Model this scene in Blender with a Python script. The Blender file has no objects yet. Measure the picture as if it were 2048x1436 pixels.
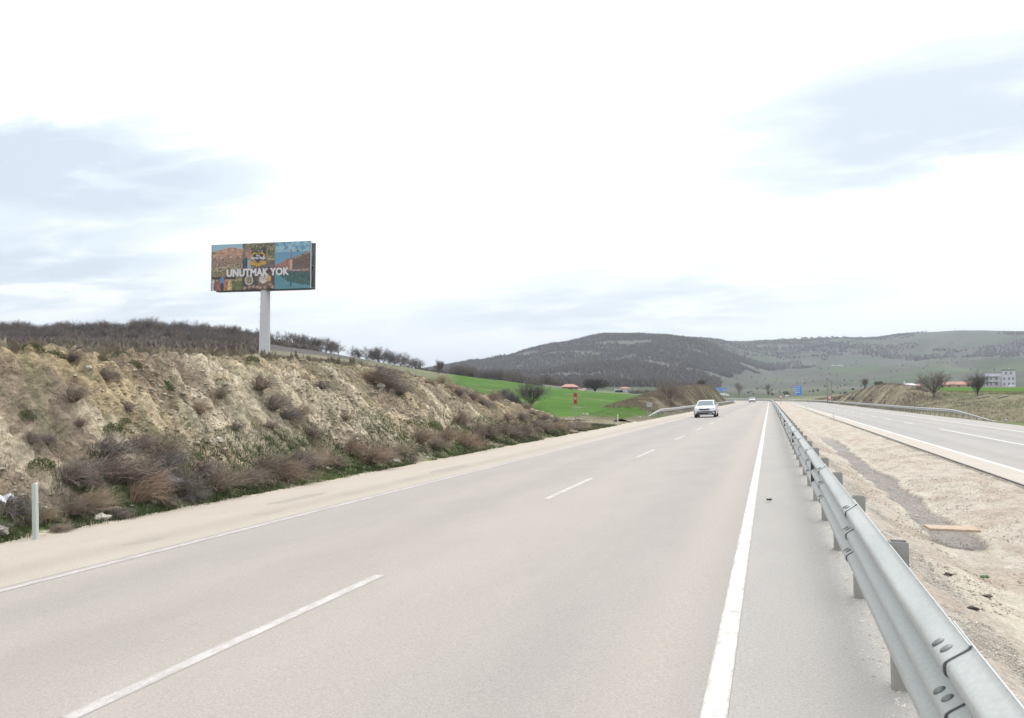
import bpy, math, random
import numpy as np
from mathutils import Vector, Matrix, noise as mnoise
random.seed(7); np.random.seed(7)
sc = bpy.context.scene
COL = sc.collection
R_ = math.radians

# ------------------------------------------------------------ camera
F = 1550.0; TH = math.atan(515/1550.0); HC = 1.64; HOR = 793.0
PITCH = math.atan(75/1550.0)
cam_d = bpy.data.cameras.new("camera"); cam = bpy.data.objects.new("camera", cam_d); COL.objects.link(cam)
cam_d.sensor_fit = 'HORIZONTAL'; cam_d.sensor_width = 36.0; cam_d.lens = 36.0*F/2048.0
cam_d.clip_start = 0.05; cam_d.clip_end = 20000
cam.location = (0, 0, HC)
cam.rotation_euler = (math.pi/2 + PITCH, 0, TH)
sc.camera = cam
# ------------------------------------------------------------ world
SUN_EL, SUN_AZ = 56.0, 14.0      # azimuth clockwise from +Y
EXPOSURE = 1.22
w = bpy.data.worlds.new("World"); sc.world = w; w.use_nodes = True
nt = w.node_tree; nt.nodes.clear()
def wn(t, **k):
    n = nt.nodes.new(t)
    for a, b in k.items(): setattr(n, a, b)
    return n
def wl(a, b): nt.links.new(a, b)
def wmath(op, a, b=None, c=None, clamp=False):
    n = wn('ShaderNodeMath', operation=op); n.use_clamp = clamp
    for i, v in enumerate((a, b, c)):
        if v is None: continue
        if isinstance(v, (int, float)): n.inputs[i].default_value = v
        else: wl(v, n.inputs[i])
    return n.outputs[0]
out = wn('ShaderNodeOutputWorld'); bg = wn('ShaderNodeBackground'); bg.inputs[1].default_value = 0.1
sky = wn('ShaderNodeTexSky', sky_type='NISHITA'); sky.sun_disc = False
sky.sun_elevation = R_(SUN_EL); sky.sun_rotation = R_(SUN_AZ); sky.dust_density = 3
tc = wn('ShaderNodeTexCoord'); sep = wn('ShaderNodeSeparateXYZ'); wl(tc.outputs['Generated'], sep.inputs[0])
X_, Y_, Z_ = sep.outputs
az = wmath('ARCTAN2', X_, Y_); el = wmath('ARCSINE', Z_)
zz = wmath('ADD', wmath('MAXIMUM', Z_, 0.0), 0.13)
comb = wn('ShaderNodeCombineXYZ'); wl(wmath('DIVIDE', X_, zz), comb.inputs[0]); wl(wmath('DIVIDE', Y_, zz), comb.inputs[1])
def wnoise(scale, detail, rough, dist=0.0, vec=None, off=0):
    n = wn('ShaderNodeTexNoise'); n.inputs['Scale'].default_value = scale; n.inputs['Detail'].default_value = detail
    n.inputs['Roughness'].default_value = rough; n.inputs['Distortion'].default_value = dist
    mp = wn('ShaderNodeMapping'); mp.inputs['Location'].default_value = (off, off*.7, 0); mp.inputs['Rotation'].default_value = (0,0,R_(-25))
    mp.inputs['Scale'].default_value = (1.0, 1.9, 1)
    wl(vec or comb.outputs[0], mp.inputs[0]); wl(mp.outputs[0], n.inputs['Vector']); return n.outputs[0]
n1 = wnoise(0.75, 7, 0.55, 0.6, off=3.0); n2 = wnoise(2.2, 6, 0.6, 0.4, off=9.0)
nn = wmath('ADD', wmath('MULTIPLY', n1, 0.52), wmath('MULTIPLY', n2, 0.48))
tex = wmath('MULTIPLY', wmath('SUBTRACT', nn, 0.38), 5.0, clamp=True)
blobs = [(60,250,330,95,.95),(130,365,260,55,.8),(60,500,200,40,.9),(150,590,260,45,.75),(1800,190,330,60,.65),(1980,120,260,90,.45),
         (1780,320,260,50,.75),(2010,250,250,60,.6),(1180,615,340,65,.62),(1560,560,260,60,.3),(1020,358,90,16,.25),(450,660,400,60,.18)]
tot = None
for bx, by, sx, sy, amp in blobs:
    a0 = math.atan((bx-1024)/F) - TH; e0 = math.atan((HOR-by)/F)*math.cos(a0+TH)
    da = wmath('DIVIDE', wmath('SUBTRACT', az, a0), sx/F); de = wmath('DIVIDE', wmath('SUBTRACT', el, e0), sy/F)
    q = wmath('ADD', wmath('MULTIPLY', da, da), wmath('MULTIPLY', de, de))
    g = wmath('MULTIPLY', wmath('EXPONENT', wmath('MULTIPLY', q, -1.0)), amp)
    tot = g if tot is None else wmath('ADD', tot, g)
mask = wmath('MULTIPLY', wmath('ADD', wmath('MULTIPLY', tex, wmath('MULTIPLY', tot, 1.25)), 0.0), 1.0, clamp=True)
cr = wn('ShaderNodeValToRGB'); wl(mask, cr.inputs[0])
cr.color_ramp.elements[0].position = 0.08; cr.color_ramp.elements[0].color = (5.6, 5.7, 5.8, 1)
cr.color_ramp.elements[1].position = 0.9; cr.color_ramp.elements[1].color = (3.1, 3.45, 3.86, 1)
e = cr.color_ramp.elements.new(0.45); e.color = (3.85, 4.25, 4.52, 1)
# overcast sky is brighter overhead
br = wmath('ADD', 1.0, wmath('MULTIPLY', wmath('MULTIPLY', wmath('SUBTRACT', Z_, 0.42), 2.2, clamp=True), 0.75))
vm = wn('ShaderNodeVectorMath', operation='SCALE'); wl(cr.outputs[0], vm.inputs[0]); wl(br, vm.inputs['Scale'])
mx = wn('ShaderNodeMixRGB'); mx.inputs[0].default_value = 0.92
wl(sky.outputs[0], mx.inputs[1]); wl(vm.outputs[0], mx.inputs[2])
wl(mx.outputs[0], bg.inputs[0]); wl(bg.outputs[0], out.inputs[0])
# ------------------------------------------------------------ sun
sd = bpy.data.lights.new("sun", 'SUN'); sd.energy = 0.8; sd.angle = R_(28); sd.color = (1.0, 0.955, 0.89)
sun = bpy.data.objects.new("sun", sd); COL.objects.link(sun)
v = Vector((math.sin(R_(SUN_AZ))*math.cos(R_(SUN_EL)), math.cos(R_(SUN_AZ))*math.cos(R_(SUN_EL)), math.sin(R_(SUN_EL))))
sun.rotation_euler = v.to_track_quat('Z', 'Y').to_euler()
sc.view_settings.view_transform = 'Standard'; sc.view_settings.look = 'None'
sc.view_settings.exposure = EXPOSURE; sc.view_settings.gamma = 1.0; sc.view_settings.use_curve_mapping = False
sc.render.engine = 'CYCLES'

# ------------------------------------------------------------ geometry of the place
R0, S0, S1 = 260.0, 250.0, 470.0           # the highway bends left after S0
def from_sd(s, d):
    s = np.asarray(s, float); d = np.asarray(d, float)
    a = np.maximum(0, (s-S0)/R0)
    return np.where(s <= S0, d, -R0+(R0+d)*np.cos(a)), np.where(s <= S0, s, S0+(R0+d)*np.sin(a))
def to_sd(x, y):
    x = np.asarray(x, float); y = np.asarray(y, float)
    rr = np.hypot(x+R0, y-S0); cur = y > S0
    return np.where(cur, S0+R0*np.arctan2(y-S0, x+R0), y), np.where(cur, rr-R0, x)
def sm(t):
    t = np.clip(t, 0, 1); return t*t*(3-2*t)
def pix(px, zc, py=None):
    """world X, Y (and Z) at depth zc seen in the direction of a photo pixel: used once to survey where things stand"""
    xc = zc*(px-1024)/F
    X = xc*math.cos(TH)-zc*math.sin(TH); Y = xc*math.sin(TH)+zc*math.cos(TH)
    if py is None: return X, Y
    return X, Y, HC+(HOR-py)/F*zc
# numpy noise
_rs = np.random.RandomState(3); _P = _rs.permutation(4096); _G = _rs.rand(4096)
def vnoise(x, y):
    xi = np.floor(x).astype(int); yi = np.floor(y).astype(int); fx = x-xi; fy = y-yi
    fx = fx*fx*(3-2*fx); fy = fy*fy*(3-2*fy)
    def h(i, j): return _G[(_P[i & 4095]+j*57) & 4095]
    return (h(xi, yi)*(1-fx)+h(xi+1, yi)*fx)*(1-fy)+(h(xi, yi+1)*(1-fx)+h(xi+1, yi+1)*fx)*fy
def fbm(x, y, o=5, g=.5):
    x = np.asarray(x, float); y = np.asarray(y, float); a = 1.0; t = 0; n = 0
    for i in range(o):
        t = t+a*vnoise(x*2**i+i*17.3, y*2**i+i*9.1); n += a; a *= g
    return t/n
RG = [30,60,80,100,130,150,220,300,420,700,1000,1500,2200,3500,9000]
TAB = {
 -1500:[700,700,700,700,698,694,690,692,700,740,760,775,785,789,792],
 -600: [700,700,700,700,698,692,680,690,712,750,770,780,786,789,792],
 0:   [701,702,702,702,698,690,674,690,716,750,770,780,786,789,792],
 300: [708,708,706,704,700,692,669,688,712,745,760,775,784,789,792],
 420: [714,712,710,707,703,696,675,692,714,745,760,775,784,789,792],
 525: [720,719,717,713,707,701,686,702,720,750,760,772,784,789,792],
 640: [728,727,727,723,717,711,704,716,730,750,758,770,784,789,792],
 730: [738,738,738,735,730,726,721,732,742,756,758,765,784,789,792],
 800: [752,752,750,745,740,737,733,744,752,760,758,750,770,785,792],
 870: [790,785,778,768,760,754,745,753,758,763,755,738,765,785,792],
 950: [815,806,796,785,772,764,756,762,762,762,750,727,752,785,792],
 1010:[830,822,808,795,781,771,763,766,766,760,748,721,750,785,792],
 1100:[840,836,822,806,792,784,775,780,780,770,744,693,740,785,792],
 1200:[845,842,826,812,800,793,785,785,782,769,738,672,700,785,792],
 1300:[845,842,830,816,804,799,791,789,781,768,736,673,690,785,792],
 1400:[845,840,830,820,810,805,798,796,792,779,746,683,689,785,792],
 1470:[845,840,830,820,810,805,800,799,797,784,762,716,687,785,792],
 1540:[845,840,830,820,810,806,801,799,796,787,773,745,684,780,792],
 1640:[845,840,830,820,810,806,800,797,791,781,766,736,679,780,792],
 1750:[845,840,828,815,790,778,776,779,784,779,766,731,677,780,792],
 1800:[845,840,828,813,792,778,775,778,780,774,763,727,669,780,792],
 1868:[845,838,825,808,791,784,775,776,776,767,754,720,664,780,792],
 1950:[845,836,818,802,788,783,775,775,775,766,750,715,660,780,792],
 2048:[845,836,812,797,787,784,775,775,775,766,748,712,662,780,792],
 2500:[845,832,806,793,786,783,774,775,775,766,748,712,668,780,792],
 4500:[830,815,800,790,786,783,778,778,778,775,770,750,730,785,792],
}
_cx = sorted(TAB); _ph = np.array([math.atan((c-1024)/F)-TH for c in _cx])
_lr = np.log(np.array(RG, float))
_ZT = np.array([[HC+(HOR-TAB[c][j])/F*RG[j]*math.cos(math.atan((c-1024)/F)) for j in range(len(RG))] for c in _cx])
_PH = np.linspace(_ph[0], _ph[-1], 900)
_Z = np.array([np.interp(_PH, _ph, _ZT[:, j]) for j in range(len(RG))]).T
_k = np.exp(-np.linspace(-2, 2, 17)**2); _k /= _k.sum()
_Z = np.array([np.convolve(np.pad(_Z[:, j], 8, mode='edge'), _k, mode='valid') for j in range(len(RG))]).T
def polar(x, y):
    r = np.maximum(np.hypot(x, y), 1); ph = np.arctan2(x, y)
    fi = np.clip((ph-_PH[0])/(_PH[-1]-_PH[0])*(len(_PH)-1), 0, len(_PH)-1.001); i = fi.astype(int); f = fi-i
    lr = np.clip(np.log(r), _lr[0], _lr[-1]-1e-6); j = np.clip(np.searchsorted(_lr, lr, side='right')-1, 0, len(RG)-2)
    t = (lr-_lr[j])/(_lr[j+1]-_lr[j]); t = t*.5+sm(t)*.5
    a = _Z[i, j]*(1-f)+_Z[i+1, j]*f; b = _Z[i, j+1]*(1-f)+_Z[i+1, j+1]*f
    z = a*(1-t)+b*t
    far = sm((r-450)/500)*(1-sm((r-5000)/2000))*(1-.8*np.exp(-((r-1500)/160)**2)*(ph < .29-.05))*(1-.8*np.exp(-((r-2200)/200)**2))
    rg_ = 1-np.abs(2*fbm(x/330+5, y/520+3, 5)-1)
    z = z+far*((rg_-.8)*52+(fbm(x/80, y/80, 4)-.5)*9)*np.clip((z-3)/45, 0, 1)
    z = z+sm((r-55)/60)*(fbm(x/14, y/14, 4)-.5)*.5
    back = sm((np.abs(ph)-1.2)/.6)
    return z*(1-back)+back*(1.0)
def prof(d):
    return np.interp(d, [-12,-10.1,0,.9,1.15,1.9,2.45,2.95,3.6,5.05,5.2,15.5,16.2,18], [-.45,-.404,0,0,-.04,-.34,-.56,-.56,-.42,-.30,-.25,-.25,-.33,-.36])
_hcY = [-40,0,11,20,26,32,41,46,51,54,60,90]; _hcZ = [2.12,2.28,2.42,2.68,2.66,2.22,1.44,.8,.12,-.2,-.35,-.35]
_hmS = [66,80,100,130,160,212,228,243,400]; _hmZ = [-.4,.0,.9,2.4,3.6,4.5,4.1,-.2,-.3]
_hrS = [-50,60,85,105,122,132,141,165,210,250,300,480]; _hrZ = [-.3,-.3,-.1,.2,.8,2.2,3.6,4.1,2.9,1.8,.6,.2]
def H(x, y, detail=False):
    x = np.asarray(x, float); y = np.asarray(y, float)
    s, d = to_sd(x, y); r = np.hypot(x, y)
    onr = 1-sm((s-S1+30)/30)
    pr = prof(d)
    P = polar(x, y)
    # left side
    hc = np.interp(y, _hcY, _hcZ)
    crest = -14.5+1.1*(fbm(y/5.0, y*0+2.2, 3)-.5)
    t = (-10.35-d)/(-10.35-crest)
    shp = np.clip(t, 0, 1); shp = .25*shp+.75*sm(shp*.93+.0)/sm(.93)
    wl_ = np.maximum(sm((-d-14.5)/25), sm((r-70)/40))
    ztop = hc*(1-wl_)+P*wl_
    zl = np.where(d < -10.35, -.42+(ztop+.42)*shp, pr)
    hm = np.interp(s, _hmS, _hmZ)
    lat = sm((-d-11.0)/4.5)*(1-sm((-d-18)/10))
    mound = np.where(s < S0+60, -.42+(hm+.42)*lat, -9)
    zl = np.maximum(zl, np.where(d < -10.35, mound, -9))
    # right side
    wr = np.maximum(sm((d-18)/12), 0)
    hr = np.interp(s, _hrS, _hrZ)
    ztr = (-.33+(hr+.33)*sm((d-16.3)/4.5))*(1-wr)+P*wr
    zr = np.where(d > 16.2, ztr, pr)
    near = np.where(d < -10.1, zl, np.where(d > 15.5, zr, pr))
    z = near*onr+P*(1-onr)
    z = np.where((onr < .99) & (d > -10) & (d < 16) & (s > S1-30), z, z)
    return z
def Hs(x, y): return float(H(np.array([x]), np.array([y]))[0])
def worley(x, y):
    xi = np.floor(x).astype(int); yi = np.floor(y).astype(int); best = np.full(x.shape, 9.0)
    for i in (-1, 0, 1):
        for j in (-1, 0, 1):
            a = xi+i; b = yi+j; k = _P[(_P[a & 4095]+b*57) & 4095]; px_ = a+_G[k]; py_ = b+_G[(k+1731) & 4095]
            best = np.minimum(best, np.hypot(x-px_, y-py_))
    return best
def ground_hit(px, py, rmax=400):
    dx = (px-1024)/F; q = []
    zs = np.concatenate([np.arange(3, 60, .03), np.arange(60, rmax, .25)])
    xc = zs*dx; X = xc*math.cos(TH)-zs*math.sin(TH); Y = xc*math.sin(TH)+zs*math.cos(TH); Z = HC+(HOR-py)/F*zs
    h = H(X, Y); k = np.argmax(Z <= h)
    if Z[k] > h[k]: k = np.argmin(np.abs(Z-h))
    return float(X[k]), float(Y[k]), float(h[k]), float(zs[k])

# ------------------------------------------------------------ materials
def mk(name):
    m = bpy.data.materials.new(name); m.use_nodes = True
    return m, m.node_tree, m.node_tree.nodes['Principled BSDF']
def _n(t, ty, **k):
    n = t.nodes.new(ty)
    for a, b in k.items(): setattr(n, a, b)
    return n
def noise_n(t, scale, detail=5, rough=.55, vec=None, dist=0, sc3=None):
    n = _n(t, 'ShaderNodeTexNoise'); n.inputs['Scale'].default_value = scale; n.inputs['Detail'].default_value = detail
    n.inputs['Roughness'].default_value = rough; n.inputs['Distortion'].default_value = dist
    if vec is None: vec = _n(t, 'ShaderNodeTexCoord').outputs['Object']
    if sc3:
        mp = _n(t, 'ShaderNodeMapping'); mp.inputs['Scale'].default_value = sc3; t.links.new(vec, mp.inputs[0]); vec = mp.outputs[0]
    t.links.new(vec, n.inputs['Vector']); return n.outputs[0]
def ramp(t, src, stops):
    r = _n(t, 'ShaderNodeValToRGB'); t.links.new(src, r.inputs[0]); el_ = r.color_ramp.elements
    while len(el_) < len(stops): el_.new(.5)
    for e_, (p, c) in zip(el_, stops):
        e_.position = p; e_.color = (c, c, c, 1) if isinstance(c, (int, float)) else (*c, 1)
    return r.outputs[0]
def mixc(t, fac, a, b, mode='MIX'):
    n = _n(t, 'ShaderNodeMixRGB', blend_type=mode)
    for i, v_ in enumerate((fac, a, b)):
        if isinstance(v_, (int, float)): n.inputs[i].default_value = v_
        elif isinstance(v_, tuple): n.inputs[i].default_value = (*v_, 1)
        else: t.links.new(v_, n.inputs[i])
    return n.outputs[0]
def tmath(t, op, a, b=None, clamp=False):
    n = _n(t, 'ShaderNodeMath', operation=op); n.use_clamp = clamp
    for i, v_ in enumerate((a, b)):
        if v_ is None: continue
        if isinstance(v_, (int, float)): n.inputs[i].default_value = v_
        else: t.links.new(v_, n.inputs[i])
    return n.outputs[0]
def bump(t, b, h, strength=.3, dist=.02):
    n = _n(t, 'ShaderNodeBump'); n.inputs['Strength'].default_value = strength; n.inputs['Distance'].default_value = dist
    t.links.new(h, n.inputs['Height']); t.links.new(n.outputs[0], b.inputs['Normal'])
_mc = {}
def simple(name, c, rough=.6, metal=0.0, var=.15, scale=8, bmp=0.0):
    if name in _mc: return _mc[name]
    m, t, b = mk(name)
    f = noise_n(t, scale, 5, .6)
    lo = tuple(x*(1-var) for x in c); hi = tuple(min(1, x*(1+var)) for x in c)
    t.links.new(ramp(t, f, [(.3, lo), (.7, hi)]), b.inputs['Base Color'])
    b.inputs['Roughness'].default_value = rough; b.inputs['Metallic'].default_value = metal
    if bmp: bump(t, b, f, bmp, .02)
    _mc[name] = m; return m
def glass(name, c=(.03,.04,.05), rough=.08):
    if name in _mc: return _mc[name]
    m, t, b = mk(name); b.inputs['Base Color'].default_value = (*c, 1); b.inputs['Roughness'].default_value = rough
    b.inputs['Specular IOR Level'].default_value = .8; _mc[name] = m; return m

def mat_asphalt(name, base, dust, tracks, left=True):
    m, t, b = mk(name)
    tcn = _n(t, 'ShaderNodeTexCoord'); o = tcn.outputs['Object']
    big = noise_n(t, .16, 4, .55, o, .4, (1, .16, 1)); mid = noise_n(t, 1.3, 5, .6, o, .2, (1, .35, 1)); fine = noise_n(t, 55, 3, .75, o); grit = noise_n(t, 160, 2, .8, o)
    c = mixc(t, ramp(t, big, [(.35, 0), (.68, 1)]), base, dust)
    c = mixc(t, .22, c, ramp(t, mid, [(.3, tuple(x*.78 for x in base)), (.7, tuple(x*1.15 for x in dust))]))
    s3 = _n(t, 'ShaderNodeSeparateXYZ'); t.links.new(o, s3.inputs[0])
    # slightly darker, polished wheel tracks and dusty strips between them
    acc = None
    for x0, wd, amp in tracks:
        q = tmath(t, 'DIVIDE', tmath(t, 'SUBTRACT', s3.outputs[0], x0), wd)
        g = tmath(t, 'MULTIPLY', tmath(t, 'EXPONENT', tmath(t, 'MULTIPLY', tmath(t, 'MULTIPLY', q, q), -1.0)), amp)
        acc = g if acc is None else tmath(t, 'ADD', acc, g)
    acc = tmath(t, 'MULTIPLY', acc, tmath(t, 'ADD', .55, tmath(t, 'MULTIPLY', big, .9)))
    c = mixc(t, tmath(t, 'MAXIMUM', acc, 0.0, True), c, tuple(dust))
    c = mixc(t, tmath(t, 'MAXIMUM', tmath(t, 'MULTIPLY', acc, -1.0), 0.0, True), c, tuple(x*.72 for x in base))
    c = mixc(t, .55, c, ramp(t, fine, [(.28, .50), (.5, .78), (.72, 1.0)]), 'MULTIPLY')
    c = mixc(t, 1.0, c, ramp(t, grit, [(.3, .80), (.55, 1.0), (.74, 1.3)]), 'MULTIPLY')
    c = mixc(t, 1.0, c, (1.25, 1.25, 1.25), 'MULTIPLY')
    t.links.new(c, b.inputs['Base Color']); b.inputs['Roughness'].default_value = .85
    bump(t, b, fine, .35, .01)
    return m
def mat_paint(name, c, worn, lo=.35, hi=.6, x0=None, hw=.07, ew=.5):
    m, t, b = mk(name)
    o = _n(t, 'ShaderNodeTexCoord').outputs['Object']
    f = noise_n(t, 9, 8, .75, o, .3, (1, .5, 1)); g = noise_n(t, 70, 3, .7, o)
    k = tmath(t, 'ADD', tmath(t, 'MULTIPLY', f, .7), tmath(t, 'MULTIPLY', g, .3))
    if x0 is not None:      # ragged, thinned edges of the paint film
        s3 = _n(t, 'ShaderNodeSeparateXYZ'); t.links.new(o, s3.inputs[0])
        e_ = tmath(t, 'DIVIDE', tmath(t, 'ABSOLUTE', tmath(t, 'SUBTRACT', s3.outputs[0], x0)), hw)
        e_ = tmath(t, 'MULTIPLY', tmath(t, 'POWER', e_, 5.0), .16*ew/.5)
        k = tmath(t, 'SUBTRACT', k, e_)
    t.links.new(mixc(t, ramp(t, k, [(lo, 1), (hi, 0)]), c, worn), b.inputs['Base Color'])
    b.inputs['Roughness'].default_value = .7; bump(t, b, g, .3, .01)
    return m
def mat_ground(name, fine=18.0, amt=.55, bmp=.5, spk=1.35):
    m, t, b = mk(name)
    a = _n(t, 'ShaderNodeVertexColor', layer_name='Col').outputs[0]
    o = _n(t, 'ShaderNodeTexCoord').outputs['Object']
    f = noise_n(t, fine, 6, .68, o); g = noise_n(t, fine*.13, 5, .6, o, .5)
    c = mixc(t, amt, a, ramp(t, f, [(.28, .45), (.5, .95), (.75, spk)]), 'MULTIPLY')
    c = mixc(t, .6, c, ramp(t, g, [(.3, .72), (.7, 1.22)]), 'MULTIPLY')
    t.links.new(c, b.inputs['Base Color']); b.inputs['Roughness'].default_value = .95
    b.inputs['Specular IOR Level'].default_value = .15
    bump(t, b, f, bmp, 1.0/fine*.9)
    return m
M_ground = mat_ground('terrain_soil', 1.2, .5, .5)
M_bank = mat_ground('bank_soil', 9.0, .75, 1.0, 1.5)
def add_clods(m):
    t = m.node_tree; b = t.nodes['Principled BSDF']; bn = [n for n in t.nodes if n.type == 'BUMP'][0]
    o = _n(t, 'ShaderNodeTexCoord').outputs['Object']; d_ = _n(t, 'ShaderNodeTexNoise'); d_.inputs['Scale'].default_value = 2.5; t.links.new(o, d_.inputs['Vector'])
    v_ = mixc(t, .25, o, d_.outputs['Color']); h = None
    for sc_ in (6.5, 17.0):
        vo = _n(t, 'ShaderNodeTexVoronoi'); vo.inputs['Scale'].default_value = sc_; t.links.new(v_, vo.inputs['Vector']); h = vo.outputs['Distance'] if h is None else tmath(t, 'ADD', h, tmath(t, 'MULTIPLY', vo.outputs['Distance'], .5))
    b2 = _n(t, 'ShaderNodeBump'); b2.invert = True; b2.inputs['Strength'].default_value = .65; b2.inputs['Distance'].default_value = .09
    t.links.new(h, b2.inputs['Height']); t.links.new(bn.outputs[0], b2.inputs['Normal']); t.links.new(b2.outputs[0], b.inputs['Normal'])
    src = b.inputs['Base Color'].links[0].from_socket
    t.links.new(mixc(t, .42, src, ramp(t, h, [(.25, 1.12), (.6, .92), (.95, .5)]), 'MULTIPLY'), b.inputs['Base Color'])  # crevices between clods darkened in the colour, painted shade over the bump
add_clods(M_bank)
M_median = mat_ground('gravel_soil', 22.0, .7, .8, 1.5)
M_road = mat_asphalt('dusty_asphalt', (.257,.241,.231), (.313,.282,.25),
    [(-.72,.30,1.0),(-1.5,.5,-.10),(-3.1,.5,.55),(-4.8,.6,-.22),(-6.4,.5,-.18),(-2.5,.4,.1),(.3,.45,.45)])
M_shoulder = mat_asphalt('shoulder_dust', (.335,.292,.245), (.37,.33,.28), [(-8.1,.35,-.35),(-9.6,.4,.3)])
M_roadr = mat_asphalt('pale_asphalt', (.270,.258,.245), (.298,.28,.258), [(7.0,.4,-.3),(8.9,.4,-.3),(10.4,.4,-.3),(12.2,.4,-.3),(14.6,.8,.8)])
M_shl2 = mat_asphalt('pale_shoulder_dust', (.36,.32,.275), (.40,.36,.31), [(5.2,.2,.5)])
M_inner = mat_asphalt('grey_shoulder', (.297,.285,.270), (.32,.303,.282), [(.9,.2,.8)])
M_white = mat_paint('white_road_paint', (.56,.56,.53), (.37,.35,.32), .36, .50, -.30, .068)
M_edge = mat_paint('worn_edge_paint', (.48,.465,.445), (.33,.30,.28), .42, .60, -7.29, .07)
M_dash = mat_paint('worn_dash_paint', (.49,.465,.445), (.33,.305,.285), .40, .58, -3.74, .065, .7)
# galvanised steel
def mat_galv(name, c, rough, metal):
    m, t, b = mk(name)
    o = _n(t, 'ShaderNodeTexCoord').outputs['Object']
    f = noise_n(t, 3, 6, .6, o, .4, (1, .3, 2)); g = noise_n(t, 40, 3, .6, o)
    cc = mixc(t, 1.0, ramp(t, f, [(.3, tuple(x*.88 for x in c)), (.7, tuple(x*1.08 for x in c))]), ramp(t, g, [(.3, .92), (.7, 1.06)]), 'MULTIPLY')
    # dust and splashes near the foot
    s3 = _n(t, 'ShaderNodeSeparateXYZ'); t.links.new(o, s3.inputs[0])
    low = tmath(t, 'MULTIPLY', tmath(t, 'SUBTRACT', .62, s3.outputs[2], True), .9)
    cc = mixc(t, tmath(t, 'MULTIPLY', low, f), cc, (.34,.31,.27))
    t.links.new(cc, b.inputs['Base Color'])
    b.inputs['Metallic'].default_value = metal; t.links.new(ramp(t, f, [(.3, rough-.08), (.7, rough+.1)]), b.inputs['Roughness'])
    return m
M_galv = mat_galv('galvanised_steel', (.40,.415,.405), .5, .3)
M_post = mat_galv('galvanised_post', (.31,.31,.29), .55, .25)
M_bolt = simple('dark_bolt', (.19,.195,.195), .5, .5)
M_gap = simple('joint_shadow_steel', (.11,.115,.12), .7, .2)
M_cast = simple('reflector_back', (.07,.07,.07), .6)

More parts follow.
